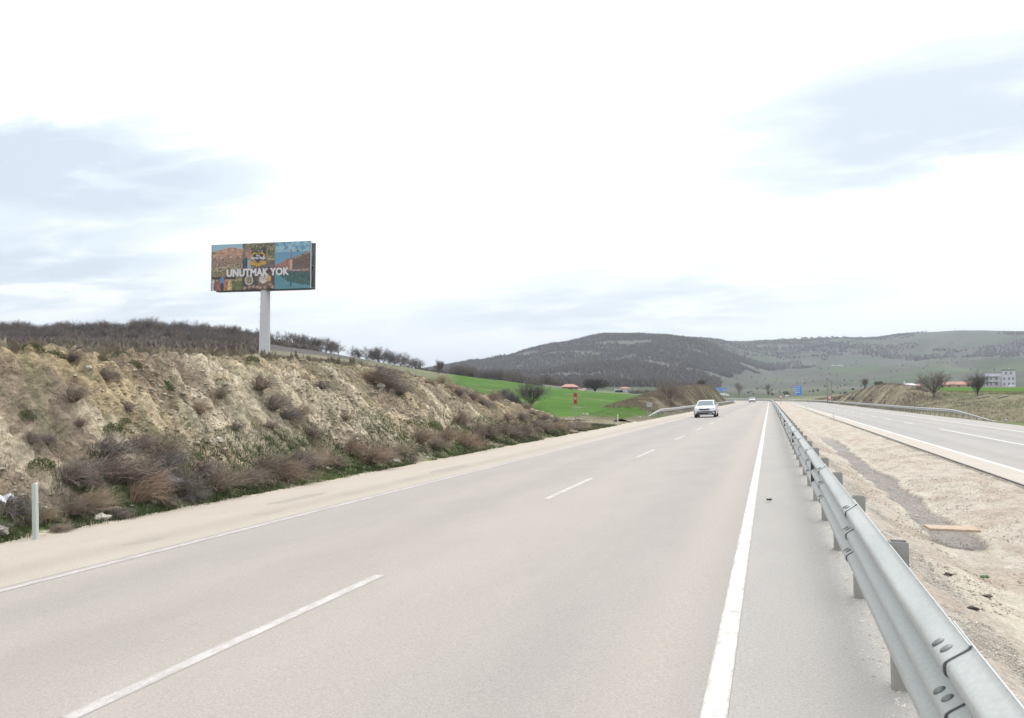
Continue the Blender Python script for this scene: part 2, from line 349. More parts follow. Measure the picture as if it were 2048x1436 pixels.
# ------------------------------------------------------------ object helpers
def tag(o, label=None, cat=None, group=None, kind=None):
    if label: o['label'] = label
    if cat: o['category'] = cat
    if group: o['group'] = group
    if kind: o['kind'] = kind
    return o
def empty(name, loc, rz=0.0):
    o = bpy.data.objects.new(name, None); o.location = loc; o.rotation_euler = (0, 0, rz); o.empty_display_size = .3
    COL.objects.link(o); return o
class MB:
    def __init__(s): s.v = []; s.f = []
    def quad(s, a, b, c, d):
        n = len(s.v); s.v += [tuple(a), tuple(b), tuple(c), tuple(d)]; s.f.append((n, n+1, n+2, n+3)); return s
    def tri(s, a, b, c):
        n = len(s.v); s.v += [tuple(a), tuple(b), tuple(c)]; s.f.append((n, n+1, n+2)); return s
    def box(s, c, sz, rz=0, bev=0.0, M=None):
        cx, cy, cz = c; hx, hy, hz = sz[0]/2, sz[1]/2, sz[2]/2; ca, sa = math.cos(rz), math.sin(rz)
        pts = []
        if bev > 0:
            b = min(bev, hx*.9, hy*.9, hz*.9)
            for z, k in ((-hz, b), (-hz+b, 0), (hz-b, 0), (hz, b)):
                X, Y = hx-k, hy-k
                pts.append([(-X+b, -Y, z), (X-b, -Y, z), (X, -Y+b, z), (X, Y-b, z), (X-b, Y, z), (-X+b, Y, z), (-X, Y-b, z), (-X, -Y+b, z)])
            n = len(s.v)
            for ring in pts:
                for p in ring:
                    q = Vector((cx+p[0]*ca-p[1]*sa, cy+p[0]*sa+p[1]*ca, cz+p[2])); s.v.append(tuple(M @ q if M else q))
            for i in range(3):
                for j in range(8):
                    a = n+i*8+j; b2 = n+i*8+(j+1) % 8; s.f.append((a, b2, b2+8, a+8))
            s.f.append(tuple(n+j for j in reversed(range(8)))); s.f.append(tuple(n+24+j for j in range(8)))
            return s
        n = len(s.v)
        for z in (-hz, hz):
            for x, y in ((-hx, -hy), (hx, -hy), (hx, hy), (-hx, hy)):
                q = Vector((cx+x*ca-y*sa, cy+x*sa+y*ca, cz+z)); s.v.append(tuple(M @ q if M else q))
        s.f += [(n+3, n+2, n+1, n), (n+4, n+5, n+6, n+7)]+[(n+i, n+(i+1) % 4, n+4+(i+1) % 4, n+4+i) for i in range(4)]
        return s
    def tube(s, p, q, r0, r1=None, k=8, cap=True):
        r1 = r0 if r1 is None else r1; p = Vector(p); q = Vector(q); d = (q-p)
        if d.length < 1e-6: return s
        d.normalize(); u = d.orthogonal().normalized(); w_ = d.cross(u); n = len(s.v)
        for c, r in ((p, r0), (q, r1)):
            for i in range(k):
                a = 2*math.pi*i/k; s.v.append(tuple(c+u*(r*math.cos(a))+w_*(r*math.sin(a))))
        for i in range(k): s.f.append((n+i, n+(i+1) % k, n+k+(i+1) % k, n+k+i))
        if cap: s.f.append(tuple(n+i for i in reversed(range(k)))); s.f.append(tuple(n+k+i for i in range(k)))
        return s
    def loft(s, rings, close=True, caps=True):
        n = len(s.v); k = len(rings[0])
        for r in rings: s.v += [tuple(p) for p in r]
        for i in range(len(rings)-1):
            for j in range(k if close else k-1):
                a = n+i*k+j; b = n+i*k+(j+1) % k; s.f.append((a, b, b+k, a+k))
        if caps and close:
            s.f.append(tuple(n+j for j in reversed(range(k)))); s.f.append(tuple(n+(len(rings)-1)*k+j for j in range(k)))
        return s
    def blob(s, c, r, sq=(1,1,1), nz=.25, seed=0, res=8):
        rings = []; rnd = random.Random(seed); off = rnd.random()*50
        for i in range(res+1):
            th = math.pi*i/res; ring = []
            for j in range(res*2):
                ph = math.pi*j/res; d = Vector((math.sin(th)*math.cos(ph), math.sin(th)*math.sin(ph), math.cos(th)))
                k = 1+nz*2*(mnoise.noise(d*1.6+Vector((off, 0, 0))))
                ring.append((c[0]+d.x*r*k*sq[0], c[1]+d.y*r*k*sq[1], c[2]+d.z*r*k*sq[2]))
            rings.append(ring)
        return s.loft(rings, True, False)
    def build(s, name, mat, parent=None, smooth=False):
        me = bpy.data.meshes.new(name); me.from_pydata(s.v, [], s.f); me.materials.append(mat); me.update()
        if smooth: me.polygons.foreach_set('use_smooth', [True]*len(me.polygons))
        o = bpy.data.objects.new(name, me); COL.objects.link(o); o.parent = parent; return o
def grid(name, X, Y, Z, mat, col=None, smooth=True, parent=None):
    n, m_ = X.shape; me = bpy.data.meshes.new(name)
    co = np.stack([X, Y, Z], -1).reshape(-1, 3)
    i = np.arange((n-1)*(m_-1)); a = (i//(m_-1))*m_+i % (m_-1)
    fa = np.stack([a, a+1, a+m_+1, a+m_], -1)
    # orient up
    p = co[fa[len(fa)//2]]; nz_ = np.cross(p[1]-p[0], p[3]-p[0])[2]
    if nz_ < 0: fa = fa[:, ::-1]
    me.vertices.add(len(co)); me.vertices.foreach_set('co', co.ravel())
    me.loops.add(fa.size); me.loops.foreach_set('vertex_index', fa.ravel())
    me.polygons.add(len(fa)); me.polygons.foreach_set('loop_start', np.arange(0, fa.size, 4)); me.polygons.foreach_set('loop_total', np.full(len(fa), 4))
    me.update(calc_edges=True); me.materials.append(mat)
    me.polygons.foreach_set('use_smooth', np.full(len(fa), smooth))
    if col is not None:
        at = me.color_attributes.new('Col', 'FLOAT_COLOR', 'POINT')
        c4 = np.ones((len(co), 4)); c4[:, :3] = np.clip(col.reshape(-1, 3), 0, 1); at.data.foreach_set('color', c4.ravel())
    o = bpy.data.objects.new(name, me); COL.objects.link(o); o.parent = parent; return o
def triobj(name, V, Fa, mat, parent=None):
    me = bpy.data.meshes.new(name); me.vertices.add(len(V)); me.vertices.foreach_set('co', np.asarray(V, float).ravel())
    Fa = np.asarray(Fa); me.loops.add(Fa.size); me.loops.foreach_set('vertex_index', Fa.ravel())
    me.polygons.add(len(Fa)); k = Fa.shape[1]
    me.polygons.foreach_set('loop_start', np.arange(0, Fa.size, k)); me.polygons.foreach_set('loop_total', np.full(len(Fa), k))
    me.update(calc_edges=True); me.materials.append(mat)
    o = bpy.data.objects.new(name, me); COL.objects.link(o); o.parent = parent; return o
def children(o): return [c for c in bpy.data.objects if c.parent == o]
def kids_cached(o): return list(o.children)
def copy_tree(o, parent=None):
    c = o.copy(); COL.objects.link(c)
    if parent: c.parent = parent
    for ch in kids_cached(o): copy_tree(ch, c)
    return c
def L3(a, b, t):
    a = np.asarray(a); b = np.asarray(b); t = np.asarray(t)[..., None]; return a*(1-t)+b*t

# ------------------------------------------------------------ terrain colours (real ground cover by place)
TAN = np.array((.30,.255,.18)); SAND = np.array((.33,.29,.225)); DRY = np.array((.165,.148,.098)); GRS = np.array((.115,.15,.065))
FLD = np.array((.050,.125,.010)); WOOD = np.array((.082,.073,.070)); OLIVE = np.array((.060,.067,.046)); PALEG = np.array((.098,.135,.065)); GREY = np.array((.15,.14,.125))
def scr(x, y):   # bearing expressed as photo column
    ph = np.arctan2(x, y); return 1024+F*np.tan(np.clip(ph+TH, -1.4, 1.4))
def woodmask(x, y):
    r = np.hypot(x, y); c = scr(x, y); n3 = fbm(x/190+3, y/190+1, 6)
    lim = np.interp(c, [700,860,1000,1200,1330,1400,1440,1470,1510,1540,1600,1640,1700,1750,1868,2048,2400], [380,380,400,470,480,560,820,1000,1120,1220,1380,1530,1620,1600,1560,1540,1600])
    m = sm((r*(1+.42*(n3-.5))-lim)/(lim*.10+15))*sm((c-700)/100)
    m = m*np.where(c > 1500, sm((n3-np.interp(c, [1500,1640,1750,2048], [.25,.40,.50,.47]))/.08), 1.0)
    cl = sm((fbm(x/95+31, y/42, 5)-.60)/.035)*m*(r > 600)
    return m*(1-cl), cl*(1-sm((r-1350)/100))
def cover(x, y):
    r = np.hypot(x, y); c = scr(x, y); s, d = to_sd(x, y)
    n = fbm(x/9, y/9, 5); n2 = fbm(x/60+7, y/60, 5); n3 = fbm(x/190+3, y/190+1, 6)
    o = L3(GRS*1.05, DRY*1.15, sm((n*.6+n2*.4-.35)/.3))
    # far slopes: pasture with brush
    o = L3(o, L3(OLIVE, OLIVE*np.array((.95,1.15,.85)), sm((n2-.4)/.2)), sm((r-330)/150))
    strip = sm((fbm(x/120, y/38+9, 3)-.55)/.06)*sm((r-420)/100)*(1-sm((r-1100)/300))*sm((c-1480)/60)
    o = L3(o, PALEG*.85, strip*.8)
    o = L3(o, WOOD*1.15, sm((fbm(x/110+50, y/60, 6, .6)-.50)/.08)*sm((r-420)/200)*.6*(c > 1400))
    o = L3(o, GREY*np.array((1,.97,.85)), sm((n3-.56)/.06)*sm((r-600)/300)*.45)
    # woods on the far hill
    wmask, clear = woodmask(x, y)
    o = L3(o, L3(WOOD, WOOD*1.12, sm((fbm(x/45, y/45, 4)-.4)/.2)), wmask)
    o = L3(o, GREY*np.array((1.05,1,.88)), clear*.3)
    o = L3(o, L3(np.array((.23,.20,.145)), np.array((.17,.15,.105)), sm((n-.35)/.3)), sm((-x-14)/2)*(1-sm((r-125)/40))*(1-sm((c-800)/90))*(y > -30))
    # left ridge wood floor
    rw = sm((r-150)/20)*(1-sm((r-420)/100))*(1-sm((c-640)/200))
    o = L3(o, WOOD*1.2, rw)
    # bright green crop left
    fl = sm((c-880-.35*np.maximum(0, 110-r)*3)/40)*(1-sm((c-1305-((r-70)*.35))/25))*sm((r-70)/4)*(1-sm((r-205)/12))
    fl = fl*(1-sm((d+np.interp(s, [60, 84, 104], [13.5, 13.5, 19]))/2))
    streak = sm((fbm(x/7, y/2.2, 3)-.70)/.03)*.5
    o = L3(o, L3(FLD, FLD*np.array((1.25,1.12,1.2)), sm((fbm(x/16, y/16, 4)-.35)/.3)), fl*(1-streak))
    o = L3(o, PALEG*1.1, sm((c-1205)/15)*(1-sm((c-1340)/10))*sm((r-300)/10)*(1-sm((r-395)/10)))
    o = L3(o, FLD*np.array((1.25,1.1,1.1)), sm((c-1790)/25)*sm((r-146)/4)*(1-sm((r-225)/20))*(d > 24))
    # bare soil on the road cuts
    cut = np.maximum(sm((-d-10.4)/1)*(1-sm((-d-16.0)/2.2))*(s < 300), 0)
    cut = np.where((s > 62) & (s < 92), 0, cut)
    cut = np.where(s > 92, cut*.9*(fbm(x/3, y/5, 4) > .42), cut)
    cutr = sm((d-16.2)/1.2)*(1-sm((d-22)/2.5))*sm((s-112)/20)*(s < 330)
    o = L3(o, L3(TAN*1.05, DRY*1.3, sm((n-.4)/.25)), np.clip(cut*np.where(s < 60, 1, .55)+cutr*.8, 0, 1))
    o = L3(o, SAND*.9, sm((s-50)/3)*(1-sm((s-66)/4))*sm((-d-10)/1)*(1-sm((-d-26)/10))*.7)
    return o
# big ground sheet
ph1 = np.concatenate([np.arange(-180, -78, 6), np.arange(-78, -54, .6), np.arange(-54, 18, .13), np.arange(18, 50, .6), np.arange(50, 181, 6)])*math.pi/180
ph1[0] = -math.pi; ph1[-1] = math.pi
rr1 = np.concatenate([[.2, 1.5], np.exp(np.linspace(math.log(3), math.log(4000), 330)), [5500, 8000, 12000]])
RRm, PHm = np.meshgrid(rr1, ph1, indexing='ij'); GX = RRm*np.sin(PHm); GY = RRm*np.cos(PHm)
GZ = H(GX, GY); sG, dG = to_sd(GX, GY)
lowm = sm((dG+17.2)/.7)*(1-sm((dG-22.2)/.7))*(1-sm((sG-S1+35)/5))*sm((sG+9)/2)
GZ = GZ-.9*lowm-.25*(1-sm((RRm-60)/40))*0
tag(grid('ground', GX, GY, GZ, M_ground, cover(GX, GY)), kind='structure')

# ------------------------------------------------------------ road bed
def strip(name, d0, d1, s0, s1, ds, nd, mat, dz=0.0, kind='structure', zf=None):
    ss = np.arange(s0, s1+ds*.5, ds); dd = np.array(sorted(set(np.round(np.linspace(d0, d1, nd), 4)) | {k_ for k_ in (0.0, .9, 5.2) if d0 < k_ < d1})); S, D = np.meshgrid(ss, dd, indexing='ij')
    X, Y = from_sd(S, D); Z = prof(D)+dz
    o = grid(name, X, Y, Z, mat)
    if kind: tag(o, kind=kind)
    return o
SE = S1-30
tag(strip('road', -10.1, .95, -8, SE, 2.0, 12, M_road), kind='structure')
o = strip('road_shoulder', -10.1, -7.42, -8, SE, 2.0, 4, M_shoulder, .0015)
tag(strip('opposite_road', 5.16, 15.5, -8, SE, 2.0, 6, M_roadr), kind='structure')
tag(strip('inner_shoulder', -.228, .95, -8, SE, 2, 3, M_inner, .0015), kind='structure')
strip('edge_line', -7.36, -7.22, -8, SE, 2, 2, M_edge, .003)
strip('median_line', -.368, -.232, -8, SE, 2, 2, M_white, .003)
tag(strip('opposite_shoulder', 5.19, 5.95, -8, SE, 2, 3, M_shl2, .0015), kind='structure')
M_white2 = mat_paint('white_paint_far', (.55,.55,.52), (.38,.36,.33), .36, .5)
strip('opposite_edge_line', 5.95, 6.10, -8, SE, 2, 2, M_white2, .003)
strip('opposite_outer_line', 12.75, 12.9, -8, SE, 2, 2, M_white2, .003)
# dashes
mbd = MB()
def dash(mb, d, s0, s1, wd, dz):
    ss = np.linspace(s0, s1, 4)
    for a, b in zip(ss[:-1], ss[1:]):
        p = []
        for s_, dd in ((a, d-wd/2), (a, d+wd/2), (b, d+wd/2), (b, d-wd/2)):
            X, Y = from_sd(s_, dd); p.append((float(X), float(Y), float(prof(dd))+dz))
        mb.quad(*p)
DD = -3.74
for s_, e_ in [(3.35+i*9.78, 7.0+i*9.78) for i in range(1, 42)]+[(3.4, 7.05)]:
    dash(mbd, DD, s_, e_, .13, .002)
tag(mbd.build('lane_dashes', M_dash), kind='structure')
mbr = MB()
dash(mbr, 9.4, 20, 51, .15, .002)
for i in range(24): dash(mbr, 9.4, 60+i*9.78, 63.7+i*9.78, .15, .002)
tag(mbr.build('opposite_lane_dashes', M_white2), kind='structure')

# dried puddle marks on the dusty shoulder
M_stain = mat_asphalt('dried_puddle', (.25,.225,.20), (.30,.265,.23), [])
def stain(px, py, w_, l_, seed):
    rn = random.Random(seed); d_ = -8.7; zc = F*(HC+.35)/(py-HOR)
    for _ in range(3):
        X, Y = pix(px, zc); zc = F*(HC-float(prof(X)))/(py-HOR)
    mb = MB(); n0 = 26; pts = []
    for i in range(n0):
        a = 2*math.pi*i/n0; k = .7+.45*mnoise.noise(Vector((math.cos(a)*1.5+seed, math.sin(a)*1.5, 0)))+.1*rn.random(); x = X+math.cos(a)*w_*k; y = Y+math.sin(a)*l_*k; pts.append((x, y, float(prof(x))+.003))
    mb.v = pts; mb.f = [tuple(range(n0))]; tag(mb.build('road_stain', M_stain), kind='structure')
for q in ((905,936,.42,1.6,1),(823,957,.2,.5,2),(600,995,.3,1.3,3),(545,1023,.16,.5,4),(705,985,.16,.5,5),(300,1078,.2,.45,6)): stain(*q)
# ------------------------------------------------------------ median ditch
def median(name, s0, s1, ds, nd):
    ss = np.arange(s0, s1+ds*.5, ds); dd = np.linspace(.82, 5.22, nd); S, D = np.meshgrid(ss, dd, indexing='ij')
    X, Y = from_sd(S, D); fl = 1-sm((S-55)/90)*.7
    P0 = prof(D); base = np.minimum(0, -.25*(D-.9)/4.3)
    Z = base+(P0-base)*fl
    edge = sm((D-.9)/.5)*(1-sm((D-4.8)/.35))
    Z = Z+edge*((fbm(S*.9, D*1.6, 5)-.5)*.16+(fbm(S*5, D*5, 4)-.5)*.045)
    Z = Z+.015*(1-sm((D-.85)/.4)) * (fbm(S*4, D*4, 3)-.3)
    lip = (D > 5.02) & (D < 5.17); Z = Z-.0*lip
    Z = np.where(D > 5.1, prof(D)-.035, Z)
    n = fbm(S*1.2, D*2.5+4, 5); n5 = fbm(S*7, D*7+4, 4)
    c = L3(np.array((.40,.34,.28)), np.array((.45,.405,.345)), sm((n-.3)/.35))
    cw = 2.72+.22*(fbm(S*.35, S*0+1, 3)-.5); hw = .27+.30*(fbm(S*.8, D*0+9, 4)-.4)+.08*(n5-.5)
    inch = (np.abs(D-cw) < hw)*sm((S-12.6)/.5)*(1-sm((S-40)/8))
    rim = np.clip(1-np.abs(np.abs(D-cw)-hw-.10)/.13, 0, 1)*sm((S-10)/2)*(1-sm((S-60)/10))
    c = L3(c, np.array((.50,.46,.385)), rim*.75)
    c = L3(c, np.array((.27,.25,.235)), inch*.9)
    Z = Z-.05*inch
    pale = sm((fbm(S*.5+3, D*.8, 5)-.50)/.05)*(S < 10.5)*sm((D-1.6)/.4)*(1-sm((D-3.8)/.4))
    c = L3(c, np.array((.52,.475,.385)), pale*.8)
    grey = (1-sm((D-1.0)/.35)); c = L3(c, np.array((.37,.345,.315)), grey*.8)
    c = L3(c, np.array((.16,.145,.12)), ((D > 5.0) & (D < 5.13) & (n5 > .34))*.8)
    tag(grid(name, X, Y, Z, M_median, c), kind='structure')
median('median_ground', -6, 62, .075, 96)
median('median_ground', 61.9, SE, 1.2, 24)
# ------------------------------------------------------------ cut bank (fine) and verges
ss = np.concatenate([np.arange(-6, 4, .09), np.arange(4, 30, .04), np.arange(30, 63.05, .08)]); ND = 190; dd = np.linspace(-10.0, -17.6, ND); S, D = np.meshgrid(ss, dd, indexing='ij')
Zb = H(D, S); t_ = np.clip((-10.35-D)/4.2, 0, 1.6); face = sm(t_/.25)*(1-sm((t_-1.0)/.35))*sm((np.interp(S, _hcY, _hcZ)+.35)/1.2)
# gullies run down the face, ledges and loose stones across it
u1 = S*.55+t_*1.1
rid = 1-np.abs(2*fbm(u1, t_*.55, 4)-1)
Wc = worley(S*2.1+.6*fbm(S, t_, 3), (t_*4.2)*1.4-S*.4); Wd = worley(S*5.3+9, t_*13-S*.9)
low_ = 1-.65*sm((t_-.62)/.3)
Zb += face*(low_*((rid-.8)*.42+(fbm(S*.6, t_*2.2, 5)-.56)*.6)+(fbm(S*2.6+t_*3, t_*7, 5)-.5)*.36+(np.clip(.62-Wc, -.2, .45))*.36*sm((fbm(S*.4+40, t_*1.5, 3)-.38)/.2)+(np.clip(.6-Wd, -.2, .4))*.20+(fbm(S*9+t_*8, t_*22, 4)-.5)*.20)
Zb += sm((t_-.95)/.3)*(fbm(S*1.5, D*1.5, 4)-.5)*.25+(1-face)*(fbm(S*3, D*3, 4)-.5)*.10*sm((-D-10.15)/.3)
n = fbm(S*.5+2, t_*2+1, 6); n2 = fbm(S*1.8, t_*5, 5); n3 = fbm(S*.28+11, t_*1.2+5, 4)
C = L3(TAN*.80, np.array((.385,.325,.235)), sm((n2-.35)/.3))
C = L3(C, np.array((.31,.25,.155)), sm((n3-.52)/.1)*.55)
C = L3(C, np.array((.43,.385,.31)), sm((n-.5)/.1)*.75)
C = L3(C, np.array((.135,.105,.075)), np.clip(face*(sm((Wc-.62)/.22)*.55+sm((Wd-.62)/.2)*.45), 0, .8))  # hollows between the raised clods painted darker, shade put into the soil colour
C = L3(C, np.array((.17,.135,.105)), sm((fbm(S*.8+t_*.9+20, t_*1.4, 6)-.50)/.08)*.75)
C = L3(C, np.array((.13,.135,.08)), sm((fbm(S*1.6+5, t_*4+8, 5)-.57)/.05)*.45)
topm = sm((t_-.9)/.18); C = L3(C, L3(np.array((.15,.14,.085)), np.array((.22,.19,.13)), sm((n2-.35)/.25)), topm)
ft = 1-sm((t_-.05-.18*n)/.16); C = L3(C, L3(np.array((.13,.11,.085)), np.array((.09,.13,.045)), sm((fbm(S*.9, t_*3, 5)-.47)/.06)), ft*.8)
ft2 = 1-sm((-D-10.22-.25*n2)/.12); C = L3(C, np.array((.37,.335,.28)), ft2)
sdz = 1-sm((np.interp(S, _hcY, _hcZ)+.4)/1.0); C = L3(C, L3(np.array((.24,.215,.17)), np.array((.12,.12,.07)), sm((n2-.42)/.1)), sdz*sm((-D-10.4)/.3))
Zb = np.where(D > -10.12, prof(D)-.02, Zb)
C = C*np.array((1.70, 1.65, 1.57))
tag(grid('embankment', D, S, Zb, M_bank, C), kind='structure')
from mathutils.bvhtree import BVHTree
_bankZ = Zb
def bank_z(x, y):
    j = (x+10.0)/(-7.6)*(ND-1); i = int(np.searchsorted(ss, y))
    if 0 < i < len(ss)-1 and 0 <= j < ND-1: return float(_bankZ[i, int(round(j))])
    return Hs(x, y)
def verge(name, d0, d1, s0, s1, ds, nd, nz=.25):
    ss_ = np.arange(s0, s1+ds*.5, ds); dd_ = np.linspace(d0, d1, nd); S_, D_ = np.meshgrid(ss_, dd_, indexing='ij')
    X, Y = from_sd(S_, D_); Z = H(X, Y); e = np.minimum(1, np.abs(D_-d0)/1.0)*np.minimum(1, np.abs(D_-d1)/1.0)
    Z = Z+e*(fbm(X*.7, Y*.35, 5)-.5)*nz*2.2+np.where(np.abs(D_-d0) < .15, -.02, 0)
    tag(grid(name, X, Y, Z, M_ground if nz < .3 else M_bank, cover(X, Y)), kind='structure')
verge('verge', -10.0, -17.6, 62.9, SE, .5, 40, .35)
verge('verge', 15.4, 22.7, -8, SE, .5, 40, .15)

# ------------------------------------------------------------ guardrails
def wave(t):
    q = 0
    for o_ in (-.045, -.0225, 0, .0225, .045):
        u = (t+o_) % 1.0 if 0 < t < 1e9 else 0; q += max(0, min(1, (u-.05)/.33, (.95-u)/.33))
    return q/5
def beam_profile(nh, hgt, dep, k=10):
    out_ = []
    for i in range(nh*k+1):
        t = i/(nh*k); c_ = wave(nh*t) if 0 < i < nh*k else 0
        out_.append((dep*c_, hgt*t))
    return out_
def rail_piece(prof_, top, d_back, s_list, side=1, ramp=None, lift=None, shift=0.0, proud=None):
    """one rolled steel beam: outer skin + back skin; side=+1 humps towards -d"""
    rings = []; hgt = prof_[-1][1]
    for idx, s_ in enumerate(s_list):
        ring = []
        k = 1.0 if ramp is None else ramp(s_)
        off = 0 if shift == 0 else shift(s_)
        pr_ = 0 if proud is None else proud[idx]
        pts = [(dp+pr_, z) for dp, z in prof_]+[(dp+pr_-.006, z) for dp, z in reversed(prof_)]
        for dp, z in pts:
            d_ = d_back-side*dp+off; X, Y = from_sd(s_, d_)
            g = gz(float(s_), d_back)
            ring.append((float(X), float(Y), g+(top-hgt+z)*k-(1-k)*.05))
        rings.append(ring)
    return rings
def gz(s_, d_):
    if -10.1 < d_ < 15.5: return float(prof(d_))
    X, Y = from_sd(s_, d_); return Hs(float(X), float(Y))
# --- three-wave median rail
TP = beam_profile(3, .506, .082, 16)
g_rail = empty('guardrail', (.68, 5, 0))
tag(g_rail, 'galvanised three-wave steel crash barrier running along the median from the front right corner', 'guardrail')
def child(mb, name, mat, parent, smooth=False):
    o = mb.build(name, mat, parent, smooth); o.matrix_parent_inverse = Matrix.Translation(-parent.location); return o
RT = .81
joints = [-.5, 3.0, 6.6, 10.1, 13.6]+[17.1+3.5*i for i in range(13)]
hump_z = [.506/6, .506/2, .506*5/6]
for i, (a, b) in enumerate(zip(joints[:-1], joints[1:])):
    sl = [a-.02, a+.02, a+.35, b-.1, b+.28]
    pr_ = [.010, .010, .009, .001, 0.0]
    # lie flat from a to b+lap; the near end laps over the piece in front of it
    r = rail_piece(TP, RT, .63, sl, 1, proud=pr_)
    o = child(MB().loft(r), 'rail', M_galv, g_rail, True)
    md = o.modifiers.new('e', 'EDGE_SPLIT'); md.split_angle = R_(50)
    jm = MB(); lp = rail_piece(TP, RT, .63, [a-.026, a-.0205], 1, proud=[.0085, .0085]); jm.loft(lp)
    jo = jm.build('lap_edge', M_gap, o); pass
    if i < 8:
        for hz in hump_z:
            for (dy, dz) in ((.07, .040), (.16, .034)) :
                bm_ = MB(); zt = hz+dz
                t = zt/.506; c_ = wave(3*t); c2 = wave(3*(t+.01))
                nrm = Vector((-1, 0, -(c2-c_)*.082/(.01*.506)*-1)).normalized()
                p = Vector((.63-.082*c_-.009, a+dy, RT-.506+zt)); nrm = Vector((-1, 0, max(-2, min(2, (c_-c2)*.082/(.01*.506))))).normalized()
                q = nrm.to_track_quat('Z', 'Y').to_matrix()
                rings = []
                for rr_, hh in ((.020, -.002), (.0185, .004), (.012, .008), (.004, .009)):
                    rings.append([tuple(p+q @ Vector((rr_*math.cos(u_*math.pi/6)*1.0, rr_*math.sin(u_*math.pi/6)*1.25, hh))) for u_ in range(12)])
                bm_.loft(rings); bo = bm_.build('bolt', M_bolt, o, True)
far_s = list(np.arange(joints[-1]-.02, SE, 3.0))
child(MB().loft(rail_piece(beam_profile(3, .506, .082, 5), RT, .63, far_s, 1)), 'rail', M_galv, g_rail, True)
def c_post(mb, s_, d_, top, hw=.055, dp=.11, rz=0):
    X, Y = from_sd(s_, d_); X = float(X); Y = float(Y); g = gz(s_, d_); a = max(0, (s_-S0)/R0); ca, sa = math.cos(a), math.sin(a)
    def P(u, v_, z): return (X+u*ca-v_*sa, Y+u*sa+v_*ca, z)
    # C section: web faces the driver, flanges run behind
    t = .006; prof2 = [(-dp/2, -hw), (dp/2, -hw), (dp/2, -hw+.02), (dp/2-t, -hw+.02), (dp/2-t, -hw+t), (-dp/2+t, -hw+t), (-dp/2+t, hw-t), (dp/2-t, hw-t), (dp/2-t, hw-.02), (dp/2, hw-.02), (dp/2, hw), (-dp/2, hw)]
    mb.loft([[P(u, v_, g-.1) for u, v_ in prof2], [P(u, v_, g+top) for u, v_ in prof2]])
np_ = 0; farp = MB()
s_ = 4.9
while s_ < SE-3:
    if s_ < 190:
        mb = MB(); c_post(mb, s_, .677, .822, .05, .095); child(mb, 'post', M_post, g_rail)
    else: c_post(farp, s_, .677, .822, .05, .095)
    s_ += 2.08
tag(child(farp, 'far_posts', M_post, g_rail), kind='stuff')
for s_ in [12.0, 22.0, 34.0, 46.0, 58.0, 72.0, 90.0, 110.0]:
    mb = MB()
    for hz in (.506/3, .506*2/3):
        z = RT-.506+hz
        mb.loft([[(.625, s_, z-.012), (.625, s_, z+.012), (.545, s_, z+.068), (.541, s_, z-.068)], [(.625, s_+.012, z-.012), (.625, s_+.012, z+.012), (.545, s_+.012, z+.068), (.541, s_+.012, z-.068)]])
    child(mb, 'reflector', M_cast, g_rail)
# --- two-wave outer rails
def side_rail(label, d_, side, s_start, s_end, rampl, flare, mat):
    X, Y = from_sd(s_start, d_); g = empty('guardrail', (float(X), float(Y), gz(s_start, d_))); tag(g, label, 'guardrail')
    rf = lambda q: float(sm((q-s_start)/rampl)); sh = lambda q: -side*-flare*float(1-sm((q-s_start)/(rampl*1.6)))
    sl = list(np.arange(s_start, s_start+rampl*1.7, 1.0))+list(np.arange(s_start+rampl*1.7, s_end, 4.0))
    W = beam_profile(2, .31, .08, 6)
    rings = rail_piece(W, .75, d_, sl, side, ramp=rf, shift=sh)
    child(MB().loft(rings), 'rail', mat, g, True)
    q = s_start+2; n_ = 0; far_ = MB()
    while q < s_end-2:
        mb = MB() if n_ < 95 else far_; k = rf(q); dd_ = d_+side*.055+sh(q)
        c_post(mb, q, dd_, max(.12, .74*k-.02)+(gz(q, d_)-gz(q, dd_)))
        if n_ < 95: child(mb, 'post', M_post, g)
        n_ += 1; q += 2.0 if q < 150 else 4.0
    if far_.v: tag(child(far_, 'far_posts', M_post, g), kind='stuff')
    em = MB(); X, Y = from_sd(s_start, d_+sh(s_start)); X = float(X); Y = float(Y); z = Hs(X, Y)
    em.box((X, Y-.15, z+.10), (.12, .5, .3), 0, .03); child(em, 'end_shoe', mat, g)
M_galvd = simple('galvanised_far', (.40,.40,.40), .5, .3)
side_rail('grey steel crash barrier with turned down end on the left verge behind the white car', -10.75, -1, 71, SE-4, 13, .5, M_galvd)
side_rail('long grey crash barrier on the far right verge below the two bare trees', 16.0, 1, 68, SE-4, 17, 1.0, M_galvd)

# ------------------------------------------------------------ delineator posts
M_del = simple('pale_plastic', (.48,.53,.49), .5, 0, .05); M_delw = simple('white_plastic', (.55,.56,.52), .5, 0, .05)
def delineator(x, y, z, hgt, label, mat, lean=0.0, cap=None):
    e0_ = empty('delineator_post', (x, y, z)); tag(e0_, label, 'roadside post', 'roadside marker posts')
    e0_.rotation_euler = (0, lean, 0)
    mb = MB(); wd = .075
    ring = [(-wd*.5, -.03), (wd*.5, -.03), (wd*.5, .0), (0, .045), (-wd*.5, .0)]
    mb.loft([[(u, v_, -.1) for u, v_ in ring], [(u, v_, hgt-.03) for u, v_ in ring], [(u*.9, v_*.9, hgt+(.02 if v_ > .01 else -.0)) for u, v_ in ring]])
    mb.build('shaft', mat, e0_)
    if cap: MB().box((0, -.034, hgt*.82), (wd*.7, .006, hgt*.14)).build('reflector', cap, e0_)
X, Y, Z, zc = ground_hit(82, 1073)
delineator(-10.0, 6.35*10.0/ (math.tan(math.atan(942/F)+TH)*6.35) if 0 else 10.0/math.tan(math.atan(942/F)+TH), -.41, .80, 'pale green plastic marker post beside the shoulder at the foot of the bank, front left', M_del, -.06)
